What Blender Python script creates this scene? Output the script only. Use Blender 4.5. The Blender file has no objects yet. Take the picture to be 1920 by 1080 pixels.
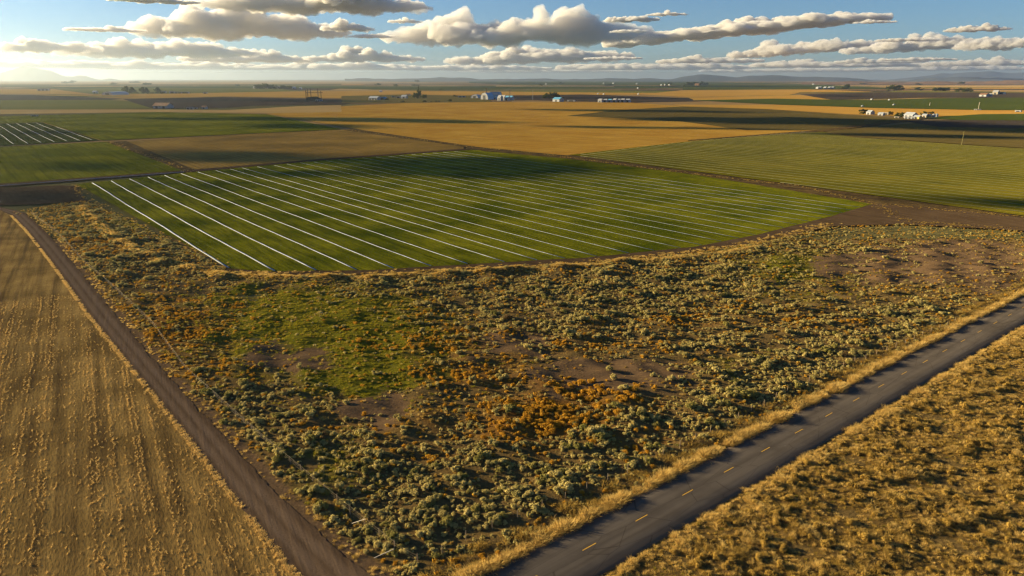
import bpy, bmesh, math, random
import numpy as np
from mathutils import Vector, Matrix, noise
from mathutils.geometry import tessellate_polygon
R = math.radians
C = bpy.context.scene.collection
rng = np.random.default_rng(7)
random.seed(7)

# ------------------------------------------------------------------ camera, light, sky, exposure
H, F = 60.0, 1280.0
PIT = math.atan(392 / F)
scene = bpy.context.scene
cd = bpy.data.cameras.new('camera'); cd.lens = 24.0; cd.sensor_width = 36.0
cd.clip_start = 1.0; cd.clip_end = 200000
cam = bpy.data.objects.new('camera', cd); C.objects.link(cam)
cam.location = (0, 0, H); cam.rotation_euler = (R(90) - PIT, 0, 0)
scene.camera = cam
SUN_AZ, SUN_EL = R(-74), R(13)        # azimuth from +Y, clockwise
S = Vector((math.sin(SUN_AZ) * math.cos(SUN_EL), math.cos(SUN_AZ) * math.cos(SUN_EL), math.sin(SUN_EL)))
w = bpy.data.worlds.new('World'); scene.world = w; w.use_nodes = True
nt = w.node_tree; nt.nodes.clear()
sky = nt.nodes.new('ShaderNodeTexSky'); sky.sky_type = 'NISHITA'; sky.sun_disc = False
sky.sun_elevation = SUN_EL; sky.sun_rotation = SUN_AZ; sky.altitude = 300
sky.air_density = 0.9; sky.dust_density = 0.3; sky.ozone_density = 5.0
bg = nt.nodes.new('ShaderNodeBackground'); bg.inputs[1].default_value = 0.044
wo = nt.nodes.new('ShaderNodeOutputWorld')
nt.links.new(sky.outputs[0], bg.inputs[0]); nt.links.new(bg.outputs[0], wo.inputs[0])
ld = bpy.data.lights.new('sun', 'SUN'); ld.energy = 5.0; ld.angle = R(0.53); ld.color = (1.0, 0.78, 0.43)
sun = bpy.data.objects.new('sun', ld); C.objects.link(sun)
sun.rotation_euler = S.to_track_quat('Z', 'Y').to_euler()
vs = scene.view_settings
vs.view_transform = 'Standard'; vs.look = 'None'; vs.gamma = 1; vs.exposure = 1.62; vs.use_curve_mapping = False
cy = scene.cycles
cy.use_denoising = True; cy.filter_width = 1.35; cy.denoising_prefilter = 'FAST'
cy.volume_bounces = 2; cy.max_bounces = 8; cy.diffuse_bounces = 2; cy.glossy_bounces = 2
cy.transmission_bounces = 2; cy.transparent_max_bounces = 24
cy.sample_clamp_indirect = 1.0

# ------------------------------------------------------------------ pixel <-> ground measuring
SP, CP = math.sin(PIT), math.cos(PIT)
def G(u, v, z=0.0):
    "point of the ground seen at (u, v) of the 1920x1080 photograph"
    x = (u - 960) / F; y = -(v - 540) / F
    t = (z - H) / (-SP + y * CP)
    return (x * t, (CP + y * SP) * t)
def GA(pts): return [G(u, v) for u, v in pts]
def PX(x, y, z=0.0):
    zz = z - H
    d = y * CP - zz * SP; up = y * SP + zz * CP
    return 960 + F * x / d, 540 - F * up / d
def mpp(u, v):
    x, y = G(u, v); return math.sqrt(x * x + y * y + H * H) / F     # metres per photo pixel

# ------------------------------------------------------------------ object helpers
def tag(o, label=None, cat=None, group=None, kind=None):
    if label: o['label'] = label
    if cat: o['category'] = cat
    if group: o['group'] = group
    if kind: o['kind'] = kind
    return o
def empty(name, loc=(0, 0, 0), rz=0):
    o = bpy.data.objects.new(name, None); C.objects.link(o); o.location = loc; o.rotation_euler.z = rz
    return o
def npmesh(name, V, Fc, k, mat=None, smooth=False):
    "fast mesh from an array of verts and an (n, k) array of faces"
    V = np.asarray(V, np.float32); Fc = np.asarray(Fc, np.int32)
    me = bpy.data.meshes.new(name)
    me.vertices.add(len(V)); me.vertices.foreach_set('co', V.ravel())
    me.loops.add(len(Fc) * k); me.loops.foreach_set('vertex_index', Fc.ravel())
    me.polygons.add(len(Fc)); me.polygons.foreach_set('loop_start', np.arange(0, len(Fc) * k, k, dtype=np.int32))
    me.update(calc_edges=True)
    if smooth: me.polygons.foreach_set('use_smooth', np.ones(len(Fc), bool))
    if mat: me.materials.append(mat)
    return me
def obj(name, me, parent=None, loc=None):
    o = bpy.data.objects.new(name, me); C.objects.link(o)
    if parent: o.parent = parent
    if loc is not None: o.location = loc
    return o
class MB:
    "collects boxes, tubes and prisms into one mesh"
    def __init__(s): s.v = []; s.f = []
    def add(s, vs_, fs_):
        b = len(s.v); s.v += [tuple(p) for p in vs_]; s.f += [[b + i for i in f] for f in fs_]
    def box(s, x0, x1, y0, y1, z0, z1):
        s.add([(x0, y0, z0), (x1, y0, z0), (x1, y1, z0), (x0, y1, z0), (x0, y0, z1), (x1, y0, z1), (x1, y1, z1), (x0, y1, z1)],
              [(0, 3, 2, 1), (4, 5, 6, 7), (0, 1, 5, 4), (1, 2, 6, 5), (2, 3, 7, 6), (3, 0, 4, 7)])
    def tube(s, pts, r, n=6, r2=None, cap=True):
        pts = [Vector(p) for p in pts]; m = len(pts); vs_ = []; fs_ = []
        for i, p in enumerate(pts):
            d = (pts[min(i + 1, m - 1)] - pts[max(i - 1, 0)]).normalized()
            a = d.cross(Vector((0, 0, 1))) if abs(d.z) < .95 else d.cross(Vector((1, 0, 0)))
            a.normalize(); b = d.cross(a)
            rr = r if r2 is None else r + (r2 - r) * i / max(m - 1, 1)
            for k in range(n):
                t = 2 * math.pi * k / n; vs_.append(p + a * (rr * math.cos(t)) + b * (rr * math.sin(t)))
        for i in range(m - 1):
            for k in range(n):
                k2 = (k + 1) % n; fs_.append((i * n + k, i * n + k2, (i + 1) * n + k2, (i + 1) * n + k))
        if cap: fs_ += [tuple(range(n))[::-1], tuple((m - 1) * n + k for k in range(n))]
        s.add(vs_, fs_)
    def prism(s, prof, y0, y1):
        "profile in x, z swept along y"
        n = len(prof)
        s.add([(x, y0, z) for x, z in prof] + [(x, y1, z) for x, z in prof],
              [tuple(range(n)), tuple(range(2 * n - 1, n - 1, -1))] + [(i, n + i, n + (i + 1) % n, (i + 1) % n) for i in range(n)])
    def build(s, name, mat, parent=None, loc=None, smooth=False):
        me = bpy.data.meshes.new(name); me.from_pydata([tuple(p) for p in s.v], [], s.f); me.materials.append(mat)
        bm = bmesh.new(); bm.from_mesh(me); bmesh.ops.recalc_face_normals(bm, faces=bm.faces); bm.to_mesh(me); bm.free()
        if smooth: me.polygons.foreach_set('use_smooth', np.ones(len(me.polygons), bool))
        return obj(name, me, parent, loc)
def inside(poly, x, y):
    x = np.asarray(x); y = np.asarray(y); c = np.zeros(x.shape, bool); n = len(poly)
    for i in range(n):
        x1, y1 = poly[i]; x2, y2 = poly[(i + 1) % n]
        k = ((y1 > y) != (y2 > y)) & (x < (x2 - x1) * (y - y1) / ((y2 - y1) or 1e-9) + x1)
        c ^= k
    return c
def edge_dist(poly, x, y, closed=True):
    x = np.asarray(x, float); y = np.asarray(y, float); d = np.full(x.shape, 1e9); n = len(poly)
    for i in range(n if closed else n - 1):
        ax, ay = poly[i]; bx, by = poly[(i + 1) % n]
        L = (bx - ax) ** 2 + (by - ay) ** 2 or 1e-9
        t = np.clip(((x - ax) * (bx - ax) + (y - ay) * (by - ay)) / L, 0, 1)
        d = np.minimum(d, np.hypot(x - ax - t * (bx - ax), y - ay - t * (by - ay)))
    return d
class SN:
    "smooth noise as a sum of random sines, about -1..1"
    def __init__(s, wl, n=9, seed=0):
        r = np.random.default_rng(seed); a = r.uniform(0, 6.283, n); k = 6.283 / (wl * r.uniform(.6, 1.7, n))
        s.kx = np.cos(a) * k; s.ky = np.sin(a) * k; s.p = r.uniform(0, 6.283, n)
    def __call__(s, x, y):
        x = np.asarray(x, float); y = np.asarray(y, float)
        return sum(np.sin(x * a + y * b + c) for a, b, c in zip(s.kx, s.ky, s.p)) / math.sqrt(len(s.p) * .9)
def sheet(name, pts, z, mat, jit=0.0, step=4.0, seed=0, kind='structure', label=None, cat=None, group=None, parent=None):
    "a flat piece of land as its own sheet, its edge a little uneven"
    out = []; r = random.Random(seed); n = len(pts)
    for i in range(n):
        a = Vector(pts[i]); b = Vector(pts[(i + 1) % n]); L = (b - a).length
        m = max(1, min(160, int(L / step))) if jit else 1
        nrm = Vector((-(b - a).y, (b - a).x)).normalized()
        for k in range(m):
            p = a.lerp(b, k / m)
            if jit and k: p = p + nrm * (noise.noise(Vector((p.x / step / 2.1, p.y / step / 2.1, seed))) * jit + r.uniform(-.4, .4) * jit)
            out.append((p.x, p.y, z))
    tris = tessellate_polygon([[Vector(p) for p in out]])
    me = bpy.data.meshes.new(name); me.from_pydata(out, [], [tuple(t) for t in tris]); me.materials.append(mat)
    bm = bmesh.new(); bm.from_mesh(me)
    for f in bm.faces:
        if f.normal.z < 0: f.normal_flip()
    bm.to_mesh(me); bm.free()
    return tag(obj(name, me, parent), label, cat, group, kind)

# ------------------------------------------------------------------ material helpers
class NT:
    def __init__(s, name):
        s.m = bpy.data.materials.new(name); s.m.use_nodes = True; s.t = s.m.node_tree; s.t.nodes.clear()
        s.out = s.t.nodes.new('ShaderNodeOutputMaterial')
    def n(s, typ, out=0, props=None, **ins):
        d = s.t.nodes.new('ShaderNode' + typ)
        for k, v in (props or {}).items(): setattr(d, k, v)
        for k, v in ins.items():
            key = int(k[1:]) if k[0] == '_' and k[1:].isdigit() else k.replace('_', ' ')
            if isinstance(v, bpy.types.NodeSocket): s.t.links.new(v, d.inputs[key])
            else: d.inputs[key].default_value = v
        return d.outputs[out]
    def math(s, op, a, b=0.0, c=None, clamp=False):
        k = dict(_0=a, _1=b)
        if c is not None: k['_2'] = c
        return s.n('Math', props=dict(operation=op, use_clamp=clamp), **k)
    def rng(s, v, a, b, c=0.0, d=1.0): return s.n('MapRange', _0=v, _1=a, _2=b, _3=c, _4=d)
    def mix(s, f, a, b, blend='MIX'):
        d = s.t.nodes.new('ShaderNodeMix'); d.data_type = 'RGBA'; d.blend_type = blend
        for i, v in ((0, f), (6, a), (7, b)):
            if isinstance(v, bpy.types.NodeSocket): s.t.links.new(v, d.inputs[i])
            else: d.inputs[i].default_value = v if i == 0 else (*v, 1.0)
        return d.outputs[2]
    def noise(s, vec, scale, detail=3, rough=.55): return s.n('TexNoise', Vector=vec, Scale=scale, Detail=detail, Roughness=rough)
    def pos(s): return s.n('NewGeometry')
    def frame(s, ang, sx=1.0, sy=1.0):
        "ground position turned so that x runs along the rows; stretched by sx, sy"
        r = s.n('VectorRotate', props=dict(rotation_type='Z_AXIS'), Vector=s.pos(), Angle=-ang)
        return s.n('VectorMath', props=dict(operation='MULTIPLY'), _0=r, _1=(sx, sy, 1))
    def surf(s, col, rough=.9, bump=None, bd=.1, bs=1.0, spec=.2, sss=None):
        if spec <= .05:
            k = dict(Color=col if isinstance(col, bpy.types.NodeSocket) else (*col, 1), Roughness=.6)
            if bump is not None: k['Normal'] = s.n('Bump', Height=bump, Distance=bd, Strength=bs)
            s.t.links.new(s.n('BsdfDiffuse', **k), s.out.inputs[0]); return s.m
        k = dict(Base_Color=col if isinstance(col, bpy.types.NodeSocket) else (*col, 1), Roughness=rough)
        k['Specular_IOR_Level'] = spec
        if bump is not None: k['Normal'] = s.n('Bump', Height=bump, Distance=bd, Strength=bs)
        s.t.links.new(s.n('BsdfPrincipled', **k), s.out.inputs[0]); return s.m
    def leafy(s, col, tr=.35):
        d = s.n('BsdfDiffuse', Color=col); t = s.n('BsdfTranslucent', Color=col)
        s.t.links.new(s.n('MixShader', _0=tr, _1=d, _2=t), s.out.inputs[0]); return s.m
def plain(name, col, rough=.7, var=.25, scale=1.5):
    t = NT(name); p = t.n('TexCoord', 3)
    f = t.noise(p, scale, 3)
    return t.surf(t.mix(f, [c * (1 - var) for c in col], [min(1, c * (1 + var)) for c in col]), rough, spec=.3)
def leafmat(name, a, b, tr=.35):
    t = NT(name); r = t.n('ObjectInfo', 5); f = t.noise(t.pos(), 1.7, 2)
    return t.leafy(t.mix(t.math('ADD', t.math('MULTIPLY', r, .65), t.math('MULTIPLY', f, .35)), a, b), tr)
def field(name, a, b, c, ang=0.0, row=0.0, rowk=.5, patch=60.0, fine=.8, bd=.12, streak=14.0, speck=.35):
    """crop or stubble: a, b mix in soft patches, c shows between rows and in specks; rows run along ang"""
    t = NT(name)
    big = t.noise(t.pos(), 1 / patch, 4, .6)
    st = t.noise(t.frame(ang, 1 / streak / 3, 1 / 2.2), 1.0, 4, .6)
    fi = t.noise(t.frame(ang, .35, 1.0), 1 / fine, 4, .65)
    col = t.mix(t.rng(big, .36, .64), a, b)
    m = t.rng(st, .42, .66)
    h = fi
    if row:
        sep = t.n('SeparateXYZ', 1, Vector=t.frame(ang))
        wob = t.math('MULTIPLY', t.noise(t.frame(ang, .03, .1), 1.0, 2), row * .8)
        sw = t.math('SINE', t.math('MULTIPLY', t.math('ADD', sep, wob), 6.2832 / row))
        rw = t.rng(sw, -.6, .9)
        m = t.math('MAXIMUM', t.math('MULTIPLY', m, 1 - rowk), t.math('MULTIPLY', rw, rowk))
        h = t.math('ADD', fi, t.math('MULTIPLY', rw, -1.3 * rowk))
    col = t.mix(t.math('MULTIPLY', m, .75), col, c)
    col = t.mix(t.math('MULTIPLY', t.rng(fi, .5, .72), speck), col, c)
    return t.surf(col, 1.0, h, bd, 1.0, 0.05)
ROWANG = 0.0  # set below
ROWANG, ROADANG = R(-50.6), R(37.65)

# ------------------------------------------------------------------ air
HAZE_TOP = 520.0
def haze():
    t = NT('haze_air')
    v = t.n('VolumePrincipled', Color=(.70, .85, 1.0, 1), Density=3.4e-5, Anisotropy=.75)
    t.t.links.new(v, t.out.inputs['Volume'])
    b = MB(); b.box(-60000, 60000, -3000, 64000, -3.0, HAZE_TOP)
    tag(b.build('haze', t.m), kind='stuff')
haze()

# ------------------------------------------------------------------ clouds (real bodies of mist above the haze)
def cloudmat(name, dens, g=.35):
    t = NT(name)
    v = t.n('VolumeScatter', Color=(.89, .915, .955, 1), Density=dens, Anisotropy=g)
    t.t.links.new(v, t.out.inputs['Volume'])
    return t.m
def cloud_tex(size, depth=2):
    x = bpy.data.textures.new('billow', 'CLOUDS'); x.noise_scale = size; x.noise_depth = depth; x.noise_basis = 'BLENDER_ORIGINAL'
    return x
def make_cloud(name, loc, rz, wx, wy, hz, dens, seed, tilt=0.0, n=26, label=None, lump=1.0, taper=.5, group='clouds', vox=170.0, kind=None):
    """wx wide, wy deep, hz thick; a flat-bottomed heap of billows grown together"""
    r = random.Random(seed)
    bm = bmesh.new()
    def lump_(u, v, rx, ry, rz_, z):
        m = Matrix.Translation((u * wx / 2, v * wy / 2, z + tilt * (u + 1) * wx / 2)) @ Matrix.Diagonal((rx, ry, rz_, 1))
        bmesh.ops.create_icosphere(bm, subdivisions=2, radius=1, matrix=m)
    ph = r.uniform(0, 6)
    def prof(u): return max(.14, 1.15 * (1 - abs(u) ** 2.4) ** .7 * (.74 + .26 * math.sin(2.6 * u + ph) * math.cos(1.3 * u + ph)) * (1 - taper * (u * .5 + .5)))
    k = max(5, int(wx / hz * 1.1))
    for i in range(k):                                   # a low continuous base
        u = -.93 + 1.86 * i / (k - 1); p = prof(u)
        lump_(u, r.uniform(-.15, .15), wx / k * 1.05, wy * .42 * (1 - .6 * u * u), hz * (.16 + .22 * p), hz * .16)
    for i in range(n):                                   # billows heaped on it
        u = r.uniform(-.95, .95); v = r.uniform(-1, 1) * math.sqrt(max(0, 1 - u * u)) * .8; p = prof(u) * (1 - .4 * v * v)
        rad = hz * p * (.22 + .26 * r.random())
        st = r.uniform(1.1, 2.0) * max(1.0, min(2.2, wx / hz * .16))
        lump_(u, v, rad * st, rad * st, rad, max(rad * .4, hz * p * r.uniform(.3, 1.0) - rad * .55))
    for vv in bm.verts:
        fl = tilt * (vv.co.x + wx / 2) + hz * .1
        if vv.co.z < fl: vv.co.z = fl + (vv.co.z - fl) * .15
    me = bpy.data.meshes.new(name + '_heap'); bm.to_mesh(me); bm.free()
    o = bpy.data.objects.new(name, me); C.objects.link(o)
    q = o.modifiers.new('r', 'REMESH'); q.mode = 'VOXEL'; q.voxel_size = max(wx / vox, hz / 44)
    for size, st in ((hz * .6, .30), (hz * .26, .22), (hz * .11, .14), (hz * .05, .07)):
        d = o.modifiers.new('d', 'DISPLACE'); d.texture = cloud_tex(size, 3); d.strength = hz * st * lump; d.mid_level = .5; d.texture_coords = 'LOCAL'
    q = o.modifiers.new('r2', 'REMESH'); q.mode = 'VOXEL'; q.voxel_size = max(wx / vox, hz / 44)
    dg = bpy.context.evaluated_depsgraph_get()
    m2 = bpy.data.meshes.new_from_object(o.evaluated_get(dg))
    o.modifiers.clear(); o.data = m2; bpy.data.meshes.remove(me)
    bm = bmesh.new(); bm.from_mesh(m2); bm.verts.ensure_lookup_table()          # keep the one largest body
    seen = set(); best = []
    for v0 in bm.verts:
        if v0.index in seen: continue
        part = [v0]; seen.add(v0.index); i = 0
        while i < len(part):
            for e in part[i].link_edges:
                w_ = e.other_vert(part[i])
                if w_.index not in seen: seen.add(w_.index); part.append(w_)
            i += 1
        if len(part) > len(best): best = part
    keep = {v.index for v in best}
    bmesh.ops.delete(bm, geom=[v for v in bm.verts if v.index not in keep], context='VERTS'); bm.to_mesh(m2); bm.free()
    m2.materials.clear(); m2.materials.append(cloudmat('cloud_mist', dens))
    o.location = loc; o.rotation_euler.z = rz
    return tag(o, label, 'cloud', group, kind)
def sky_cloud(u, v, wpx, hpx, zb, label, seed, tilt=0.0, depth=.5, tau=7.5, **k):
    "cloud whose base centre stands at (u, v) of the photo, its base zb above the plain"
    x = (u - 960) / F; y = -(v - 540) / F
    d = Vector((x, CP + y * SP, -SP + y * CP)); t = (zb - H) / d.z
    p = Vector((0, 0, H)) + d * t
    s = t / F
    hz = hpx * s * 1.35
    return make_cloud('cloud', p, -math.atan2(p.x, p.y), wpx * s, wpx * s * depth, hz, tau / hz, seed, tilt, label=label, **k)
ZB = 660
sky_cloud(980, 86, 400, 74, ZB, 'largest bright cloud with a long grey base, alone over the middle farms', 11, depth=.4, n=34, taper=.35)
sky_cloud(1380, 88, 460, 34, ZB, 'long white cloud rising in a thin tail towards the right', 12, tilt=.085, n=34, taper=.45)
sky_cloud(460, 74, 300, 66, ZB, 'big sunlit cloud with grey belly high above the dark post frame', 13, taper=.35, depth=.7, n=34)
sky_cloud(600, 26, 330, 60, ZB, 'dark grey cloud cut off by the top of the picture', 14, taper=.2)
sky_cloud(310, 110, 270, 46, ZB, 'grey hazy cloud above the row of farm trees', 15)
sky_cloud(100, 99, 130, 30, ZB, 'small pale cloud beside the sun glow above the far mountain', 16)
sky_cloud(470, 118, 190, 26, ZB, 'low grey cloud below the big sunlit cloud', 17)
sky_cloud(685, 117, 170, 26, ZB, 'low pale cloud between the grey clouds and the largest cloud', 18)
sky_cloud(1010, 124, 270, 38, ZB, 'low broad cloud under the largest cloud', 19, tilt=.03)
sky_cloud(1505, 110, 210, 34, ZB, 'small billowy cloud under the long rising cloud', 20, tilt=.07)
sky_cloud(1730, 102, 220, 34, ZB, 'grey based cloud with lit top near the right side', 21, tilt=.05)
sky_cloud(1832, 60, 84, 16, ZB, 'smallest oval white cloud high on the right', 22)
sky_cloud(1900, 94, 150, 34, ZB, 'cloud running off the right edge of the picture', 23)
sky_cloud(652, 60, 76, 22, ZB, 'ragged little cloud left of the largest cloud', 24, n=14)
sky_cloud(1185, 42, 80, 18, ZB, 'small grey shred off the right tip of the largest cloud', 25, n=12)
sky_cloud(290, 6, 130, 14, ZB, 'thin white streak of cloud at the top edge', 26, n=12)
for u, v, a, b, lb in ((1250, 30, 60, 10, 'faint shred high between the largest and the long rising cloud'), (760, 44, 50, 12, 'tiny ragged puff just left of the largest cloud'), (1180, 62, 56, 10, 'small shred under the right tip of the largest cloud'), (200, 60, 120, 12, 'thin streak left of the big sunlit cloud'), (1640, 44, 60, 8, 'last shred off the thin tail of the long rising cloud'), (700, 72, 70, 12, 'small flat puff between the sunlit and the largest cloud'), (1700, 78, 90, 10, 'flat shred left of the grey based cloud')):
    sky_cloud(u, v, a, b, ZB, lb, int(u), n=10, tau=4)
for i, (u, v, a, b) in enumerate([(40, 128, 320, 22), (330, 131, 340, 20), (640, 132, 380, 18), (880, 133, 300, 16), (1220, 132, 340, 20), (1330, 119, 170, 16), (1560, 127, 280, 18), (1650, 119, 140, 12), (1850, 124, 190, 18), (1770, 133, 300, 14), (1150, 112, 100, 8), (1030, 137, 360, 10), (1480, 136, 330, 12), (1720, 114, 120, 8)]):
    sky_cloud(u, v, a, b, ZB, 'thin low cloud bank lying along the hazy horizon', 40 + i, tau=5, group='low cloud banks along the horizon', vox=100)

# unseen clouds added up-sun, sized and placed to cast shade patches on the fields
def shade_cloud(u, v, along, across, tau=5.0, seed=0, z=560.0, label=None):
    x, y = G(u, v); k = z / S.z
    hz = min(along * .09, 40); al = along * .9
    p = Vector((x, y, 0)) + S * k
    make_cloud('cloud', p, math.atan2(S.y, S.x), al, across, hz, tau / hz, seed, n=22, taper=0, lump=.8, vox=70, group='unseen clouds added to shade the fields',
               label='unseen low flat cloud added to shade the fields, out towards the sun')
for i, (u, v, al, ac, tau) in enumerate([
    (850, 310, 215, 160, 45), (520, 325, 110, 50, 7), (330, 345, 60, 60, 8), (150, 312, 90, 70, 7), (90, 248, 90, 110, 7), (330, 222, 200, 80, 6), (560, 236, 200, 130, 14),
    (640, 224, 500, 130, 20), (400, 292, 200, 110, 4), (1440, 226, 520, 240, 12), (1160, 207, 500, 120, 12), (1840, 240, 420, 160, 14), (1700, 254, 260, 70, 14), (1300, 240, 200, 40, 7),
    (480, 188, 900, 260, 16), (100, 180, 800, 200, 10), (1050, 183, 900, 220, 12), (1640, 180, 1500, 300, 12), (1880, 380, 110, 50, 12), (60, 368, 90, 60, 12), (1100, 238, 160, 50, 5)]):
    if al: shade_cloud(u, v, al, ac, tau, 70 + i)

# ------------------------------------------------------------------ ground
def ground():
    t = NT('far_plain')
    v = t.n('TexVoronoi', 1, props=dict(feature='F1', distance='CHEBYCHEV'), Vector=t.frame(ROWANG, 1 / 700, 1 / 420), Scale=1.0, Randomness=.8)
    s = t.n('SeparateColor', 0, Color=v); s2 = t.n('SeparateColor', 1, Color=v)
    big = t.noise(t.pos(), 1 / 900, 3)
    a = t.mix(t.rng(s, .45, .55), (.30, .19, .075), (.075, .085, .03))
    b = t.mix(t.rng(s2, .55, .7), a, (.13, .085, .05))
    c = t.mix(t.math('MULTIPLY', t.rng(big, .35, .65), .5), b, (.33, .22, .10))
    f = t.noise(t.pos(), .05, 4, .7)
    c = t.mix(t.math('MULTIPLY', f, .4), c, (.10, .075, .04))
    m = t.surf(c, 1, f, 1.5, .6, .05)
    n = 24
    V = []; 
    xs = np.linspace(-62000, 62000, n); ys = np.linspace(-3500, 66000, n)
    X, Y = np.meshgrid(xs, ys); V = np.stack([X.ravel(), Y.ravel(), np.full(n * n, -.65)], 1)
    i = np.arange(n * n).reshape(n, n); Fc = np.stack([i[:-1, :-1], i[:-1, 1:], i[1:, 1:], i[1:, :-1]], -1).reshape(-1, 4)
    tag(obj('ground', npmesh('ground', V, Fc, 4, m)), kind='structure')
ground()
gold = (.50, .295, .052); tan = (.48, .32, .11); dkgold = (.24, .14, .04)
M = {
 'gold': field('gold_stubble', gold, (.40, .21, .032), (.19, .10, .02), R(-38), 0, patch=70, fine=1.6, streak=30, bd=.25),
 'gold_far': field('gold_far', gold, (.42, .23, .045), (.27, .15, .04), R(-10), 0, patch=300, fine=8, streak=120, bd=.5),
 'tan_far': field('tan_far', tan, (.33, .22, .09), (.28, .18, .075), R(-5), 0, patch=300, fine=8, streak=120, bd=.5),
 'green_far': field('green_far', (.035, .058, .012), (.05, .07, .016), (.08, .08, .02), R(-5), 0, patch=300, fine=8, streak=100, bd=.4),
 'lime_far': field('lime_far', (.13, .13, .025), (.10, .115, .025), (.17, .14, .04), R(-5), 0, patch=300, fine=8, streak=100, bd=.4),
 'olive_far': field('olive_far', (.12, .10, .03), (.15, .11, .035), (.09, .08, .025), R(-5), 0, patch=200, fine=8, streak=80, bd=.4),
 'plough_shade_far': field('plough_shade_far', (.052, .042, .034), (.07, .05, .036), (.045, .036, .03), R(-5), 0, patch=300, fine=6, streak=80, bd=.5),  # dark soil, also used to paint cloud shade on the two left bands
 'crop': field('row_crop', (.072, .088, .005), (.215, .205, .012), (.030, .040, .003), ROWANG, 1.76, .16, patch=38, fine=.55, streak=7, bd=.26, speck=.5),
 'crop_dark': field('dark_row_crop', (.028, .042, .004), (.05, .06, .005), (.014, .018, .003), ROWANG, 2.4, .3, patch=60, fine=.8, streak=16, bd=.25),
 'grass_crop': field('grassy_crop', (.09, .105, .005), (.185, .175, .011), (.028, .034, .003), ROWANG, 9.0, .25, patch=70, fine=1.0, streak=30, bd=.3),
 'olive_crop': field('olive_row_crop', (.105, .098, .008), (.185, .155, .014), (.04, .042, .005), ROWANG, 0, .3, patch=70, fine=.7, streak=14, bd=.25),
 'brown': field('brown_stubble', (.17, .11, .034), (.32, .20, .05), (.085, .06, .022), ROWANG, 5.0, .4, patch=80, fine=1.2, streak=30, bd=.3),
 'olive': field('olive_pasture', (.10, .078, .026), (.135, .098, .03), (.065, .052, .02), R(-30), 0, patch=100, fine=2, streak=40, bd=.3),
 'dirt': field('bare_dirt', (.074, .048, .028), (.100, .066, .038), (.05, .034, .02), ROWANG, 0, patch=14, fine=.35, streak=5, bd=.07, speck=.5),
 'ditch': field('weedy_dirt', (.075, .050, .026), (.16, .105, .038), (.03, .024, .014), ROWANG, 0, patch=9, fine=.6, streak=3, bd=.35, speck=.7),
 'stubble': field('straw_stubble', (.44, .275, .082), (.22, .135, .040), (.085, .053, .023), R(-58.5), 0, .3, patch=16, fine=.35, streak=16, bd=.2, speck=.7),
}
LZ = [-.58]
def land(name, pts, mat, jit=0.0, step=5.0, dz=.006):
    LZ[0] += dz
    return sheet(name, GA(pts), LZ[0], M[mat], jit, step, len(bpy.data.objects))
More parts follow.
